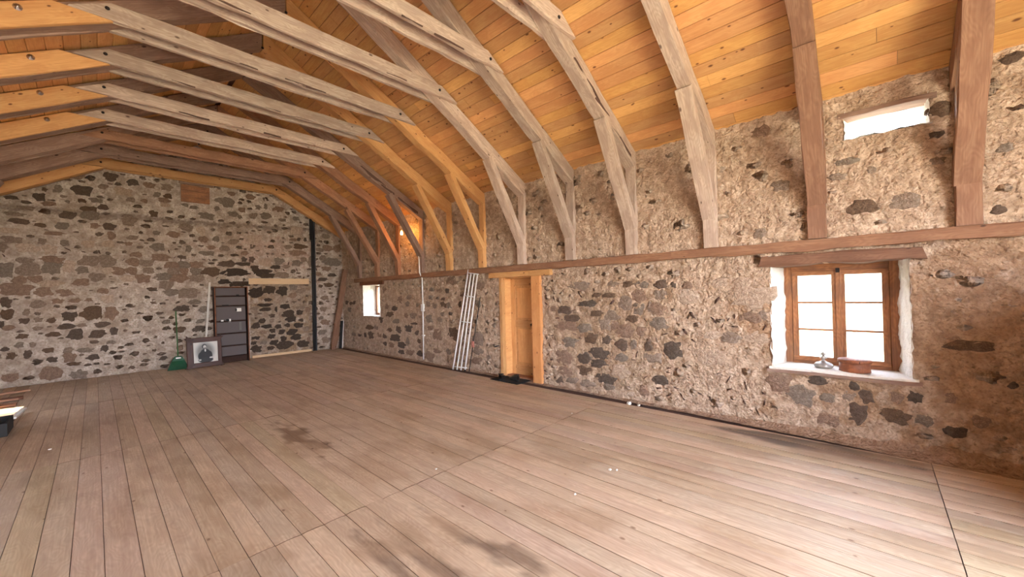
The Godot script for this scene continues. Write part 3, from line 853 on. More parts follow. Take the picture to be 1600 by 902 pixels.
func truss(k: int) -> void:
	var looks := {-1: ["tan", "grey"], 0: ["tan", "grey"], 1: ["tan", "grey"], 2: ["grey", "grey"], 3: ["grey", "grey"], 4: ["grey", "grey"], 5: ["grey", "grey"], 6: ["pine", "grey"], 7: ["pine", "grey"], 8: ["dull", "grey"], 9: ["pink", "grey"], 10: ["pink", "pink"], 11: ["dull", "dull"], 12: ["pine", "pine"]}
	var words := {"tan": "brown stained", "pink": "reddish-brown", "grey": "weathered grey", "pine": "orange pine", "dull": "dark grey-brown"}
	var r: String = looks[k][0]
	var c: String = looks[k][1]
	var label := "%s roof truss, %s from the stone gable wall" % [words[r], ORDINAL[13 - k]]
	if r != c:
		label = "%s rafters with %s collar planks, %s truss from the gable wall" % [words[r], words[c], ORDINAL[13 - k]]
	var z := truss_z(k)
	var t := thing("roof_truss", label, "truss", Vector3(0, 0, z), "roof trusses")
	var rm: Material = M[r][(k + 5) % 5]
	var cm: Material = M[c][(k + 7) % 5]
	var rw := 0.155
	var th := atan(SL)
	var tn := tan(th)
	# underside of the right rafter runs through (4.45, 3.765)
	var yc := func(x: float) -> float: return 3.765 - SL * (x - 4.45) + 0.118
	from_to("rafter", t, Vector2(XM + 0.01, yc.call(XM + 0.01)), Vector2(W - 0.01, yc.call(W - 0.01)), 0, 0.20, rw, rm, -tn, -tn)
	from_to("rafter", t, Vector2(XL + 0.01, yc.call(W - 0.01)), Vector2(XM - 0.01, yc.call(XM + 0.01)), 0, 0.20, rw, M.dull[(k + 5) % 5] if k != 12 else rm, tn * 1.0, tn * 1.0)
	# collar: a pair of planks clasping the rafters
	for s in [1.0, -1.0]:
		var cy := 4.497 + rng.randf_range(-0.012, 0.012)
		var e := rng.randf_range(-0.04, 0.08)
		from_to("collar_plank", t, Vector2(0.0, cy), Vector2(3.49 + e, cy + rng.randf_range(-0.01, 0.015)), s * (rw / 2.0 + 0.026), 0.172, 0.048, cm, 1.72, -1.72, 0.011, 16)
	var bm: Material = M.bolt
	for b in [Vector2(3.384, 4.497), Vector2(0.117, 4.51), Vector2(XM, yc.call(XM) - 0.12)]:
		var zz: float = rw / 2.0 + (0.055 if b.x != XM else 0.004)
		part("bolt", lathe([Vector2(0, 0.014), Vector2(0.014, 0.013), Vector2(0.018, 0.006), Vector2(0.02, 0)], 8), bm, t, Vector3(b.x, b.y, zz), Vector3(PI / 2.0, 0, 0))
	# new boards bolted to the foot of the left rafter
	var sm: Material = M.pine[(k + 5) % 2] if (k >= 3 and k <= 9) or k == 12 else M.dull[(k + 6) % 5]
	var ex := 3.5 - (4.45 - (4.405 - 3.883) / SL)
	for s in [1.0, -1.0]:
		from_to("side_board", t, Vector2(XL + 0.01, yc.call(W - 0.01)), Vector2(ex, 4.405), s * (rw / 2.0 + 0.024), 0.205, 0.044, sm if s > 0 else M.dull[1], tn, -1.0 / tn, 0.004, 8)
	if k >= 3 and k <= 9:
		part("nut", lathe([Vector2(0, 0.03), Vector2(0.012, 0.028), Vector2(0.012, 0.01), Vector2(0.03, 0.006), Vector2(0.032, 0)], 10), M.steel, t, Vector3(-0.44, 4.235, rw / 2.0 + 0.046), Vector3(PI / 2.0, 0, 0))
	# struts and wall posts
	var pw := 0.165
	for s in [1.0, -1.0]:
		var fx := func(x: float) -> float: return x if s > 0 else 3.5 - x - (0.16 if x < 5.0 else 0.0)
		var lean := rng.randf_range(-0.03, 0.03)
		if k < 12:
			from_to("strut", t, Vector2(fx.call(5.215), 2.46), Vector2(fx.call(4.43 + lean), 3.79 if s > 0 else 3.70), rng.randf_range(-0.01, 0.01), 0.10, pw, rm, 0.0, 0.0, 0.01, 8)
			from_to("post_foot", t, Vector2(fx.call(5.228), 2.085), Vector2(fx.call(5.215), 2.53), 0, 0.095, pw * 0.95, rm, 0.0, 0.0, 0.008, 5)
			from_to("wall_post", t, Vector2(fx.call(5.255), 2.5), Vector2(fx.call(5.255), 3.36), 0.01, 0.09, pw * 0.85, rm, 0.0, 0.0, 0.008, 5)
	# strips of bark left on the waney edges
	if k in [3, 8]:
		for i in 3:
			var x0: float = [3.75, 4.6, 4.2][i]
			var ln: float = [0.55, 0.5, 0.3][i]
			from_to("bark_strip", t, Vector2(x0, yc.call(x0) - 0.045 - 0.02 * i), Vector2(x0 + ln, yc.call(x0 + ln) - 0.05), rw / 2.0 - 0.002, 0.034, 0.014, M.bark, 0.8, -0.8, 0.022, 12)
	if k in [5, 6, 7, 8, 4]:
		for i in 2:
			var x0 := rng.randf_range(0.6, 2.6)
			from_to("bark_strip", t, Vector2(x0, 4.425), Vector2(x0 + rng.randf_range(0.2, 0.6), 4.423), rw / 2.0 + 0.051, 0.014, 0.01, M.bark, 0.8, -0.8, 0.012, 9)

func timbers() -> void:
	var o := part("wall_plate_beam", beam(14.2, 0.11, 0.13, 0, 0, 0.012, 60, 0.01), M.lintel, self, Vector3(W - 0.005, 2.022, -4.05), Vector3(0, PI / 2.0, 0))
	tag(o, "long brown wall plate beam running along the window wall", "beam")
	var t := part("trim_1", beam(1.3, 0.115, 0.5, 0.3, -0.3, 0.014, 16, 0.014), wood_material("old", Color(0.58, 0.47, 0.40), 0.5), self, Vector3(W + 0.195, 1.875, -0.30), Vector3(0, PI / 2.0, 0))
	t.set_meta("kind", "structure")
	t.set_meta("label", "rough timber lintel over the six-paned window")
	t = part("trim_2", beam(1.3, 0.10, 0.2, 0, 0, 0.006, 8, 0.008), M.brown2, self, Vector3(W + 0.06, 1.925, -10.22), Vector3(0, PI / 2.0, 0))
	t.set_meta("kind", "structure")
	t.set_meta("label", "dark timber lintel over the small bright window")

# ---------------------------------------------------------------- windows and door
func upright(called: String, parent: Node3D, x: float, y0: float, y1: float, z: float, deep: float, wide: float, m: Material) -> MeshInstance3D:
	return standing(part(called, beam(y1 - y0, wide, deep, 0, 0, 0, 1, 0.005), m, parent, Vector3(x, (y0 + y1) / 2.0, z)))

func standing(o: MeshInstance3D) -> MeshInstance3D:
	o.basis = Basis(Vector3(0, 1, 0), Vector3(0, 0, 1), Vector3(1, 0, 0))
	return o

func along(called: String, parent: Node3D, x: float, y: float, z0: float, z1: float, deep: float, high: float, m: Material) -> MeshInstance3D:
	return part(called, beam(z1 - z0, high, deep, 0, 0, 0, 1, minf(0.005, high * 0.2)), m, parent, Vector3(x, y, (z0 + z1) / 2.0), Vector3(0, PI / 2.0, 0))

func window_near() -> void:
	var o := setting("window_1", "brown timber casement window with six panes")
	var x := W + 0.40
	upright("window_frame", o, x, 0.68, 1.84, -0.748, 0.09, 0.075, M.frame)
	upright("window_frame", o, x, 0.68, 1.84, 0.158, 0.09, 0.085, M.frame)
	along("window_frame", o, x, 1.80, -0.71, 0.117, 0.09, 0.10, M.frame)
	along("window_frame", o, x, 0.70, -0.71, 0.117, 0.09, 0.05, M.frame)
	for s in [[-0.708, -0.292], [-0.288, 0.116]]:
		var q: float = s[0]
		var r: float = s[1]
		var sash := part("sash", beam(r - q, 0.055, 0.05, 0, 0, 0, 1, 0.005), M.frame, o, Vector3(x - 0.03, 0.747, (q + r) / 2.0), Vector3(0, PI / 2.0, 0))
		var turn := Vector3.ZERO
		part("rail", beam(r - q, 0.055, 0.05, 0, 0, 0, 1, 0.005), M.frame, sash, Vector3(0, 0.98, 0), turn)
		for e in [-1.0, 1.0]:
			part("stile", beam(0.93, 0.056, 0.05, 0, 0, 0, 1, 0.005), M.frame, sash, Vector3(e * ((r - q) / 2.0 - 0.028), 0.49, 0), Vector3(0, 0, PI / 2.0))
		for i in 2:
			part("glazing_bar", beam(r - q - 0.11, 0.022, 0.03, 0, 0, 0, 1, 0.003), M.frame, sash, Vector3(0, 0.335 + 0.31 * i, 0), turn)
		for i in 3:
			part("pane", box_mesh(r - q - 0.112, 0.294, 0.004), M.glass, sash, Vector3(0, 0.181 + 0.31 * i, 0), turn)
	upright("cover_strip", o, x - 0.062, 0.72, 1.75, -0.29, 0.016, 0.05, M.frame)
	part("latch", box_mesh(0.02, 0.05, 0.035), M.bolt, o, Vector3(x - 0.07, 1.75, -0.29))
	var sill := part("sill", beam(1.18, 0.035, 0.47, 0, 0, 0.008, 14, 0.008), M.lime, o, Vector3(W + 0.18, 0.668, -0.30), Vector3(0, PI / 2.0, 0))
	sill.set_meta("label", "whitewashed window sill board")
	part("slate_edge", beam(1.22, 0.03, 0.07, 0, 0, 0.01, 14, 0.006), M.dull[3], o, Vector3(W - 0.03, 0.645, -0.30), Vector3(0, PI / 2.0, 0))

func window_far() -> void:
	var o := setting("window_2", "small deep-set window with whitewashed reveal")
	var x := W + 0.40
	for z in [-10.69, -9.83]:
		upright("window_frame", o, x, 1.01, 1.87, z, 0.07, 0.07, M.frame)
	for y in [1.04, 1.84]:
		along("window_frame", o, x, y, -10.66, -9.86, 0.07, 0.06, M.frame)
	upright("glazing_bar", o, x, 1.07, 1.81, -10.26, 0.05, 0.05, M.frame)
	part("pane", box_mesh(0.005, 0.74, 0.36), M.glass, o, Vector3(x, 1.44, -10.47))
	part("pane", box_mesh(0.005, 0.74, 0.36), M.glass, o, Vector3(x, 1.44, -10.05))

func door() -> void:
	var o := setting("door_1", "pine plank door with two panels in a deep pine frame")
	upright("jamb", o, W + 0.02, 0.0, 1.87, -5.175, 0.09, 0.07, M.pine[3])
	upright("jamb", o, W + 0.0, 0.0, 1.87, -4.295, 0.12, 0.19, M.jamb)
	part("reveal_board", box_mesh(0.22, 1.86, 0.03), M.pine[0], o, Vector3(W + 0.16, 0.94, -5.145))
	part("reveal_board", box_mesh(0.22, 1.86, 0.03), M.pine[1], o, Vector3(W + 0.16, 0.94, -4.39))
	along("head_board", o, W + 0.17, 1.855, -5.13, -4.4, 0.2, 0.025, M.pine[1])
	along("lintel_board", o, W - 0.015, 1.912, -5.44, -4.44, 0.11, 0.1, M.pine[2])
	along("lintel_board", o, W - 0.02, 1.912, -4.437, -3.96, 0.11, 0.1, M.pine[3])
	along("threshold", o, W + 0.18, 0.015, -5.13, -4.4, 0.22, 0.03, M.brown)
	var x := W + 0.24
	var leaf := part("door_leaf", box_mesh(0.025, 1.81, 0.74), M.pine[2], o, Vector3(x, 0.935, -4.765))
	for z in [-0.315, 0.315]:
		standing(part("stile", beam(1.81, 0.11, 0.035, 0, 0, 0, 1, 0.006), M.pine[1], leaf, Vector3(-0.012, 0, z)))
	for r in [[0.84, 0.13], [0.05, 0.13], [-0.82, 0.17]]:
		part("rail", beam(0.52, r[1], 0.035, 0, 0, 0, 1, 0.006), M.pine[3], leaf, Vector3(-0.012, r[0], 0), Vector3(0, PI / 2.0, 0))
	for p in [[0.445, 0.56], [-0.36, 0.62]]:
		standing(part("panel", beam(p[1], 0.42, 0.03, 0, 0, 0, 1, 0.012), M.pine[0], leaf, Vector3(-0.01, p[0], 0)))
	part("knob", lathe([Vector2(0, 0.055), Vector2(0.02, 0.05), Vector2(0.026, 0.035), Vector2(0.012, 0.02), Vector2(0.012, 0.0)], 12), M.bolt, leaf, Vector3(-0.03, 0.045, 0.17), Vector3(0, 0, PI / 2.0))
	var outer := part("outer_boards", box_mesh(0.03, 2.0, 1.1), M.brown2, o, Vector3(W + 0.40, 0.92, -4.7))
	outer.set_meta("label", "outer boarding of the door")
	part("hinge_pin", tube([Vector3(0, 0, 0), Vector3(-0.1, 0, 0)], 0.012), M.bolt, o, Vector3(W - 0.02, 0.57, -5.25))

# ---------------------------------------------------------------- lamp and wiring
func lamp() -> void:
	var at := Vector3(4.93, 3.035, -8.09)
	var o := thing("pendant_bulb", "bare glowing light bulb hanging from a cord by the struts", "bulb", at)
	var g := StandardMaterial3D.new()
	g.albedo_color = Color(1, 0.9, 0.7)
	g.emission_enabled = true
	g.emission = Color(1.0, 0.78, 0.42)
	g.emission_energy_multiplier = 0.6
	part("bulb", lathe([Vector2(0, -0.05), Vector2(0.02, -0.045), Vector2(0.033, -0.025), Vector2(0.033, -0.005), Vector2(0.022, 0.025), Vector2(0.014, 0.045), Vector2(0, 0.046)], 16), g, o)
	part("socket", lathe([Vector2(0, 0.12), Vector2(0.014, 0.12), Vector2(0.018, 0.06), Vector2(0.018, 0.04), Vector2(0, 0.04)], 12), M.white, o)
	part("cord", tube([Vector3(0, 0.11, 0), Vector3(-0.01, 0.3, 0), Vector3(0, 0.6, 0.0), Vector3(0.0, 0.70, 0.0)], 0.004, 6), M.white, o)
	part("ceiling_rose", lathe([Vector2(0, 0.0), Vector2(0.035, 0.0), Vector2(0.03, 0.03), Vector2(0, 0.03)], 12), M.white, o, Vector3(0, 0.30, 0))
	var l := OmniLight3D.new()
	l.name = "bulb_light"
	o.add_child(l)
	l.light_color = Color(1.0, 0.66, 0.30)
	l.light_energy = 0.013
	l.light_size = 0.035
	l.omni_range = 30.0
	l.omni_attenuation = 2.0
	l.shadow_enabled = true
	var c := thing("electric_conduit", "white electric conduit pipe running down the wall with switch box", "conduit", Vector3(W - 0.035, 0, -7.74))
	part("pipe", tube([Vector3(0, 0.06, 0), Vector3(0.0, 1.35, 0.02), Vector3(0, 1.95, 0.01), Vector3(-0.06, 2.1, 0.0), Vector3(-0.06, 2.62, -0.02)], 0.014), M.white, c)
	part("switch_box", box_mesh(0.05, 0.17, 0.085), M.white, c, Vector3(-0.005, 1.27, 0.02))
	part("bracket", box_mesh(0.05, 0.03, 0.07), M.white, c, Vector3(0.005, 0.62, 0.01))

func stick(called: String, parent: Node3D, a: Vector3, b: Vector3, r: float, m: Material) -> void:
	part(called, tube([a, b], r, 8), m, parent)

func grille() -> void:
	var foot := Vector3(5.03, 0.0, -6.40)
	var o := thing("metal_grille", "white metal grille of long bars leaning against the stone wall", "grille", foot)
	# four long bars between cross rails, leaning back on the wall
	var up := Vector3(0.165, 2.0, 0.345)
	var across := Vector3(0.06, 0.0, 0.31)
	var across_top := Vector3(-0.01, -0.04, 0.30)
	for i in 4:
		var t := i / 3.0
		var a := across * t + Vector3(0, 0.02, 0)
		var b := up + across_top * t
		if i == 0:
			b += (b - a).normalized() * 0.07
		stick("long_bar", o, a, b, 0.014, M.white)
	for h in [0.03, 0.5, 0.765, 1.0]:
		var a := Vector3(0, 0.02, 0).lerp(up, h)
		var b := (across + Vector3(0, 0.02, 0)).lerp(up + across_top, h)
		stick("cross_bar", o, a - (b - a) * 0.02, b + (b - a) * (0.12 if h < 0.1 or h > 0.9 else 0.02), 0.011, M.white)
	part("foot", tube([across + Vector3(-0.01, 0.005, 0.01), across + Vector3(0.0, 0.04, 0.0)], 0.016), M.black, o)
	var s := thing("thin_rod", "thin dark rod with a pink tag leaning behind the white grille", "rod", Vector3(5.12, 0, -6.0))
	stick("shaft", s, Vector3(0, 0.0, 0), Vector3(0.09, 1.5, 0.28), 0.009, M.bolt)
	part("paper_tag", box_mesh(0.012, 0.12, 0.07), plain(Color(0.80, 0.52, 0.46), 0.8), s, Vector3(0.03, 0.56, 0.10))

# ---------------------------------------------------------------- things along the gable wall
func far_wall_things() -> void:
	var z := ZF + 0.04
	# boarded hatch in the gable
	var o := thing("boarded_hatch", "small boarded hatch high in the gable wall", "hatch", Vector3(1.71, 3.94, ZF - 0.02))
	for i in 3:
		part("board", beam(0.55, 0.135, 0.03, 0, 0, 0.004, 6, 0.004), [M.brown, M.frame, M.brown][i], o, Vector3(0, 0.08 + 0.14 * i, 0.0))
	part("head_board", beam(0.66, 0.09, 0.05, 0, 0, 0.004, 6, 0.004), M.dull[3], o, Vector3(0.02, 0.49, 0.005))
	# dark steel post by the corner
	o = thing("steel_post", "dark steel channel post standing against the gable wall", "post", Vector3(4.37, 0, z + 0.03))
	var dark := plain(Color(0.10, 0.10, 0.11), 0.55, 0.3)
	part("web", box_mesh(0.035, 3.86, 0.03), dark, o, Vector3(0.012, 1.93, 0.0))
	part("flange", box_mesh(0.022, 3.86, 0.07), plain(Color(0.25, 0.25, 0.26), 0.5, 0.3), o, Vector3(0.05, 1.93, 0.015))
	part("flange", box_mesh(0.014, 3.86, 0.07), dark, o, Vector3(-0.03, 1.93, 0.015))
	part("joint_box", box_mesh(0.05, 0.62, 0.08), M.black, o, Vector3(-0.045, 3.55, 0.02))
	# pale battens of the old doorway
	o = thing("pale_board", "pale new board fixed across the gable wall above the dark stones", "board", Vector3(3.515, 2.03, z))
	part("board", beam(1.49, 0.16, 0.03, 0, 0, 0.002, 6, 0.004), wood_material("pine", Color(1.0, 1.0, 1.0), 0.5), o)
	(o.get_child(0) as MeshInstance3D).material_override.albedo_color = Color(1, 1, 1)
	(o.get_child(0) as MeshInstance3D).material_override.albedo_texture = M.pale
	o = thing("pale_batten", "pale batten lying on the floor along the gable wall", "batten", Vector3(3.55, 0.033, z + 0.03))
	part("batten", beam(1.47, 0.062, 0.04, 0, 0, 0.002, 6, 0.004), wood_material("pine", Color(1, 1, 1), 0.3), o)
	(o.get_child(0) as MeshInstance3D).material_override.albedo_texture = M.pale
	# dark shelf rack
	rack()
	picture()
	broom()
	# whitish lath
	o = thing("whitish_lath", "thin whitish lath leaning on the gable wall behind the portrait", "lath", Vector3(1.775, 0, -11.83))
	part("lath", beam(2.02, 0.04, 0.02, 0, 0, 0, 1, 0.003), plain(Color(0.85, 0.81, 0.76)), o, Vector3(0.085, 1.0, -0.085), Vector3(-0.10, 0, PI / 2.0 - 0.085))
	# beam and lath leaning in the corner
	o = thing("leaning_beam", "old brown timber leaning into the wall corner", "timber", Vector3(4.83, 0, -11.70))
	part("timber", beam(2.42, 0.15, 0.09, 0, 0, 0.012, 10, 0.01), M.tan[3], o, Vector3(0.175, 1.19, -0.06), Vector3(0.05, 0, PI / 2.0 - 0.145))
	o = thing("dark_lath", "short dark plank with a pale edge standing in the corner", "plank", Vector3(5.02, 0, -11.78))
	part("plank", box_mesh(0.075, 0.83, 0.03), M.black, o, Vector3(0.04, 0.42, -0.02), Vector3(0, 0, -0.07))
	part("pale_edge", box_mesh(0.016, 0.83, 0.035), M.white, o, Vector3(0.088, 0.42, -0.02), Vector3(0, 0, -0.07))

func rack() -> void:
	var o := thing("shelf_rack", "tall dark shelf rack with six grey compartments leaning on the gable wall", "shelf", Vector3(2.33, 0, -11.72))
	var dark := wood_material("brown", Color(0.38, 0.32, 0.30), 0.3)
	var face := plain(Color(0.36, 0.325, 0.32), 0.75)
	var pale := wood_material("brown", Color(0.95, 0.85, 0.78), 0.3)
	var body := Node3D.new()
	body.name = "carcass"
	o.add_child(body)
	body.rotation.x = -0.06
	part("back_panel", box_mesh(0.66, 1.85, 0.02), dark, body, Vector3(0, 0.93, -0.12))
	for s in [-1.0, 1.0]:
		part("side", box_mesh(0.024, 1.87, 0.20), dark, body, Vector3(s * 0.335, 0.935, -0.02))
		part("pale_edge", box_mesh(0.016, 1.87, 0.008), pale, body, Vector3(s * 0.338, 0.935, 0.083))
	part("top_board", box_mesh(0.69, 0.022, 0.2), M.brown2, body, Vector3(0, 1.875, -0.02))
	var ys := [1.865, 1.64, 1.40, 1.02, 0.715, 0.41, 0.15]
	for i in 6:
		var h: float = ys[i] - ys[i + 1]
		part("compartment_front", box_mesh(0.60, h - 0.035, 0.02), face, body, Vector3(-0.012, (ys[i] + ys[i + 1]) / 2.0 + 0.006, 0.04))
		part("shelf_board", box_mesh(0.63, 0.014, 0.17), dark, body, Vector3(0, ys[i + 1], -0.02))
	for p in [[0.15, 1.30, 0.10, 0.085], [-0.20, 1.045, 0.05, 0.04], [-0.05, 1.045, 0.05, 0.075]]:
		part("paper_label", box_mesh(p[2], p[3], 0.006), M.white, body, Vector3(p[0], p[1], 0.054))
	part("grey_label", box_mesh(0.045, 0.2, 0.006), plain(Color(0.42, 0.40, 0.39)), body, Vector3(0.17, 0.89, 0.054))
	for p in [[-0.13, 1.415, 0.13, 0.04], [0.13, 1.67, 0.06, 0.03], [-0.09, 1.05, 0.06, 0.06], [0.09, 1.30, 0.03, 0.06]]:
		part("dark_clip", box_mesh(p[2], p[3], 0.012), M.black, body, Vector3(p[0], p[1], 0.056))

func picture() -> void:
	var o := thing("framed_portrait", "brown framed black and white portrait of a seated person", "picture", Vector3(1.745, 0, -11.47))
	var p := Node3D.new()
	p.name = "picture_panel"
	o.add_child(p)
	p.rotation = Vector3(-0.12, 0.06, 0.0)
	part("backing", box_mesh(0.60, 0.66, 0.02), M.black, p, Vector3(0, 0.34, -0.012))
	var fm := wood_material("brown", Color(0.50, 0.38, 0.32), 0.6, 0.5)
	part("frame_rail", beam(0.64, 0.11, 0.045, 1.0, -1.0, 0, 1, 0.012), fm, p, Vector3(0, 0.06, 0.01))
	part("frame_rail", beam(0.64, 0.11, 0.045, -1.0, 1.0, 0, 1, 0.012), fm, p, Vector3(0, 0.64, 0.01))
	part("frame_stile", beam(0.69, 0.12, 0.045, 1.0, -1.0, 0, 1, 0.012), fm, p, Vector3(-0.27, 0.35, 0.01), Vector3(0, 0, PI / 2.0 + PI))
	part("frame_stile", beam(0.69, 0.07, 0.045, 1.0, -1.0, 0, 1, 0.012), fm, p, Vector3(0.29, 0.35, 0.01), Vector3(0, 0, PI / 2.0))
	var pm := QuadMesh.new()
	pm.size = Vector2(0.455, 0.53)
	var m := StandardMaterial3D.new()
	m.albedo_texture = portrait()
	m.roughness = 0.6
	part("print", pm, m, p, Vector3(0.022, 0.345, 0.012))

func oval(img: Image, cx: float, cy: float, rx: float, ry: float, c: Color) -> void:
	for y in range(int(cy - ry * 1.3), int(cy + ry * 1.3) + 1):
		for x in range(int(cx - rx * 1.3), int(cx + rx * 1.3) + 1):
			if x < 0 or y < 0 or x >= img.get_width() or y >= img.get_height():
				continue
			var d := Vector2((x - cx) / rx, (y - cy) / ry).length()
			if d < 1.1:
				img.set_pixel(x, y, img.get_pixel(x, y).lerp(c, clampf((1.1 - d) * 5.0, 0.0, 1.0)))

func portrait() -> ImageTexture:
	# printed vignette: a seated figure in a dark coat, hands folded
	var img := Image.create(120, 140, false, Image.FORMAT_RGB8)
	img.fill(Color(0.80, 0.79, 0.75))
	for i in 6:
		oval(img, 56, 66, 54 - 4 * i, 68 - 5 * i, Color(0.78, 0.77, 0.74).darkened(0.075 * i))
	oval(img, 56, 78, 25, 30, Color(0.13, 0.13, 0.14))
	oval(img, 38, 92, 17, 26, Color(0.11, 0.11, 0.12))
	oval(img, 76, 90, 15, 27, Color(0.12, 0.12, 0.13))
	oval(img, 58, 116, 36, 17, Color(0.15, 0.15, 0.16))
	oval(img, 53, 33, 12, 15, Color(0.22, 0.21, 0.21))
	oval(img, 55, 36, 8, 11, Color(0.76, 0.74, 0.71))
	oval(img, 56, 45, 6, 5, Color(0.40, 0.38, 0.37))
	oval(img, 57, 57, 4, 9, Color(0.80, 0.79, 0.77))
	oval(img, 84, 104, 8, 5, Color(0.80, 0.78, 0.75))
	oval(img, 30, 114, 6, 5, Color(0.74, 0.72, 0.69))
	return ImageTexture.create_from_image(img)

func broom() -> void:
	var green := plain(Color(0.05, 0.30, 0.17), 0.6)
	var o := thing("broom", "green broom standing on its bristles against the gable wall", "broom", Vector3(1.285, 0, -11.66))
	part("handle", tube([Vector3(0, 0.22, 0), Vector3(-0.005, 1.33, -0.22)], 0.013), plain(Color(0.24, 0.40, 0.20), 0.5), o)
	var st := begin()
	var prev := []
	for i in 9:
		var t := i / 8.0
		var y := lerpf(0.30, 0.0, t)
		var hw := lerpf(0.055, 0.185, pow(t, 0.75))
		var hd := lerpf(0.03, 0.05, t)
		var ring := [Vector3(-hw, y, hd), Vector3(hw, y, hd), Vector3(hw, y, -hd), Vector3(-hw, y, -hd)]
		if i > 0:
			for j in 4:
				quad(st, prev[j], prev[(j + 1) % 4], ring[(j + 1) % 4], ring[j])
		else:
			quad(st, ring[0], ring[3], ring[2], ring[1])
		prev = ring
	quad(st, prev[0], prev[1], prev[2], prev[3])
	part("head", done(st), green, o)
	for i in 22:
		var u := lerpf(-1.0, 1.0, i / 21.0)
		stick("bristle", o, Vector3(u * 0.10, 0.2, 0.043), Vector3(u * 0.187, 0.0, 0.056), 0.006, green)
	part("label", box_mesh(0.09, 0.03, 0.006), M.white, o, Vector3(0, 0.265, 0.045))

# ---------------------------------------------------------------- things on the floor
func floor_things() -> void:
	# boards and scrap by the left wall
	var defs := [
		["loose_board", "pale narrow board lying on the scrap boards by the gable wall", Vector3(-1.45, 0.075, -10.72), 1.35, 0.05, 0.03, M.pink[0], 0.16],
		["loose_plank", "brown plank lying on the floor near the gable wall", Vector3(-1.5, 0.03, -10.35), 1.35, 0.16, 0.035, M.brown2, 0.05],
		["short_board", "short orange-brown board end lying on the brown plank", Vector3(-1.30, 0.065, -10.05), 0.9, 0.10, 0.03, M.pink[2], 0.08],
		["wide_plank", "wide dark plank under the short board end", Vector3(-1.45, 0.02, -9.85), 1.2, 0.18, 0.03, M.brown, 0.02],
	]
	for d in defs:
		var o := part(d[0], beam(d[3], d[5], d[4], 0, 0, 0.004, 8, 0.004), d[6], self, d[2], Vector3(0, d[7], 0))
		tag(o, d[1], "board", "scrap boards by the left wall")
	var w := thing("white_frame", "white angled frame strip lying flat on the floor boards", "frame", Vector3(-1.1, 0.03, -8.6))
	part("strip", box_mesh(0.62, 0.03, 0.06), M.white, w, Vector3(0.05, 0.03, 0.12), Vector3(0, 0.06, 0))
	part("strip", box_mesh(0.62, 0.03, 0.055), M.white, w, Vector3(0.36, 0.03, -0.19), Vector3(0, 1.5, 0))
	part("infill", box_mesh(0.6, 0.012, 0.6), wood_material("old", Color(0.6, 0.55, 0.52), 0.4), w, Vector3(0.04, -0.005, -0.19), Vector3(0, 0.02, 0))
	var b := thing("dark_crate", "low black crate on the floor beside the white frame", "crate", Vector3(-0.98, 0, -7.9))
	for e in [[0.0, 0.25, 0.5, 0.02], [0.0, -0.25, 0.5, 0.02], [0.24, 0.0, 0.02, 0.48], [-0.24, 0.0, 0.02, 0.48]]:
		part("side", box_mesh(e[2], 0.16, e[3]), M.black, b, Vector3(e[0], 0.085, e[1]))
	part("bottom", box_mesh(0.48, 0.012, 0.48), M.black, b, Vector3(0, 0.01, 0))
	# doormat and shoes
	var mat := part("doormat", beam(0.66, 0.012, 0.36, 0, 0, 0.004, 8, 0.003), plain(Color(0.07, 0.065, 0.065), 0.95), self, Vector3(5.08, 0.008, -4.83), Vector3(0, PI / 2.0, 0))
	tag(mat, "black doormat on the floor in front of the pine door", "doormat")
	var first := shoe()
	first.position = Vector3(5.03, 0.018, -4.98)
	first.rotation.y = 0.5
	var second := first.duplicate()
	second.name = numbered("shoe")
	add_child(second)
	second.position = Vector3(5.08, 0.018, -4.73)
	second.rotation.y = 1.3
	first.set_meta("label", "black shoe standing on the doormat, laces dark")
	second.set_meta("label", "black shoe with a worn grey side on the doormat")
	(second.get_node("upper") as MeshInstance3D).material_override = plain(Color(0.13, 0.12, 0.115), 0.55)
	# crumbs of plaster
	var spots := [[3.1, -1.75, 0.02], [3.13, -1.70, 0.014], [2.1, -2.95, 0.014], [2.55, -1.75, 0.014], [4.2, -2.9, 0.014], [0.1, -10.9, 0.02], [5.1, -2.55, 0.05], [5.08, -2.4, 0.03], [-0.35, -6.6, 0.02]]
	for s in spots:
		var o := part(numbered("plaster_crumb"), M.stones[int(s[2] * 1000) % 28], M.lime, self)
		o.transform = Transform3D(Basis(Vector3(1, 0, 0), -PI / 2.0).scaled(Vector3(s[2] * 1.4, s[2] * 0.22, s[2])), Vector3(s[0], 0.004, s[1]))
		tag(o, "crumb of fallen white plaster lying on the floor boards", "plaster crumb", "plaster crumbs on the floor")

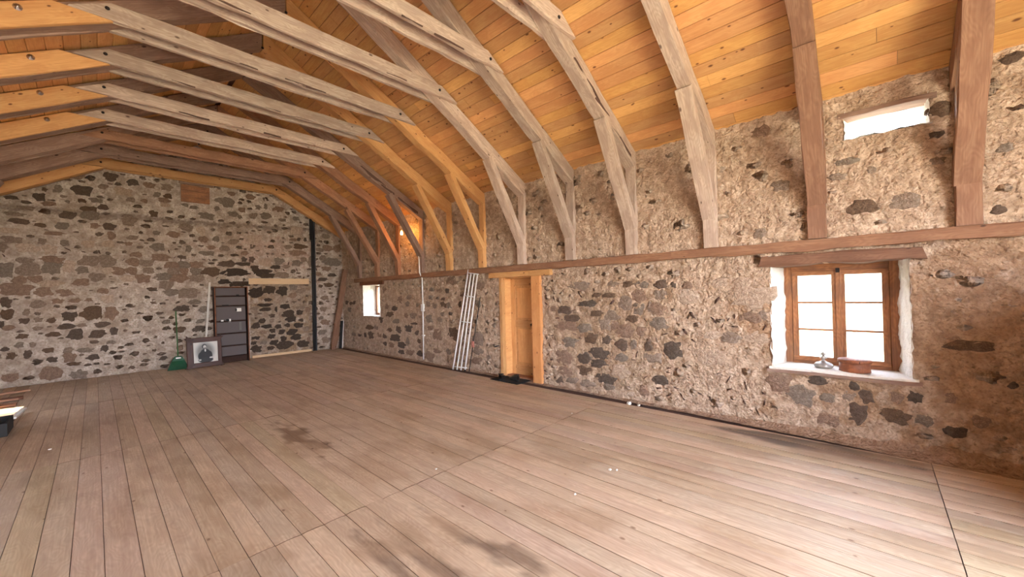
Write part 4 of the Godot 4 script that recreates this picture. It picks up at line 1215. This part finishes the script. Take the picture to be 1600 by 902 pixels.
func shoe() -> Node3D:
	var o := thing("shoe", "black shoe on the doormat", "shoe", Vector3.ZERO, "shoes on the doormat")
	var leather := plain(Color(0.035, 0.035, 0.038), 0.6)
	var st := begin(true)
	var prev := []
	for i in 11:
		var t := i / 10.0
		var x := lerpf(-0.14, 0.15, t)
		var wd := 0.045 * pow(sin(PI * clampf(0.12 + t * 0.80, 0.0, 1.0)), 0.5) + 0.004
		var top: float = lerpf(0.105, 0.075, t * 2.0) if t < 0.5 else lerpf(0.075, 0.03, (t - 0.5) * 2.0)
		var ring := []
		for j in 10:
			var a := PI * j / 9.0
			ring.append(Vector3(x, 0.022 + (top - 0.022) * pow(sin(a), 0.7), cos(a) * wd))
		if i > 0:
			for j in 9:
				quad(st, prev[j], ring[j], ring[j + 1], prev[j + 1])
		prev = ring
	part("upper", done(st), leather, o)
	var so := []
	for i in 20:
		var a := TAU * i / 20.0
		so.append(Vector2(0.15 * cos(a), (0.047 if cos(a) > 0 else 0.04) * sin(a)))
	st = begin()
	for i in 20:
		var a: Vector2 = so[i]
		var b: Vector2 = so[(i + 1) % 20]
		quad(st, Vector3(a.x, 0, a.y), Vector3(b.x, 0, b.y), Vector3(b.x, 0.026, b.y), Vector3(a.x, 0.026, a.y))
		tri(st, Vector3(0, 0.026, 0), Vector3(a.x, 0.026, a.y), Vector3(b.x, 0.026, b.y))
	part("sole", done(st), M.black, o)
	part("collar", tube([Vector3(-0.13, 0.10, 0), Vector3(-0.10, 0.105, 0.035), Vector3(-0.03, 0.095, 0.036), Vector3(0.0, 0.09, 0), Vector3(-0.03, 0.095, -0.036), Vector3(-0.10, 0.105, -0.035), Vector3(-0.13, 0.10, 0)], 0.008), M.black, o)
	for i in 3:
		stick("lace", o, Vector3(0.01 + 0.025 * i, 0.083 - 0.008 * i, -0.02), Vector3(0.01 + 0.025 * i, 0.083 - 0.008 * i, 0.02), 0.004, M.bolt)
	return o

func sill_things() -> void:
	var y := 0.6885
	var box_ := thing("wooden_box", "round bentwood box with a lid on the window sill", "box", Vector3(W + 0.10, y, -0.165))
	var bw := wood_material("brown", Color(0.96, 0.82, 0.74), 0.5, 0.6)
	part("body", lathe([Vector2(0, 0.0), Vector2(0.116, 0.0), Vector2(0.119, 0.004), Vector2(0.117, 0.1), Vector2(0, 0.1)], 32, 1.0, 1.05), bw, box_)
	part("lid", lathe([Vector2(0.119, 0.092), Vector2(0.130, 0.094), Vector2(0.130, 0.118), Vector2(0.122, 0.127), Vector2(0, 0.130)], 32, 1.0, 1.05), bw, box_)
	part("base_rim", lathe([Vector2(0.117, 0.002), Vector2(0.122, 0.004), Vector2(0.122, 0.012), Vector2(0.117, 0.014)], 32, 1.0, 1.05), bw, box_)
	var o := thing("insulator", "small grey ribbed metal finial on a round foot on the window sill", "ornament", Vector3(W + 0.14, y, -0.42))
	var pewter := plain(Color(0.62, 0.60, 0.58), 0.35, 0.4)
	o.scale = Vector3(1.15, 1.5, 1.15)
	part("foot", lathe([Vector2(0, 0.0), Vector2(0.06, 0.0), Vector2(0.073, 0.012), Vector2(0.073, 0.026), Vector2(0.06, 0.036), Vector2(0.03, 0.044), Vector2(0, 0.046)], 24), pewter, o)
	part("stem", lathe([Vector2(0.03, 0.044), Vector2(0.012, 0.056), Vector2(0.013, 0.066), Vector2(0.03, 0.07), Vector2(0.012, 0.085), Vector2(0.012, 0.094), Vector2(0.026, 0.098), Vector2(0.009, 0.112), Vector2(0, 0.118)], 20), pewter, o)
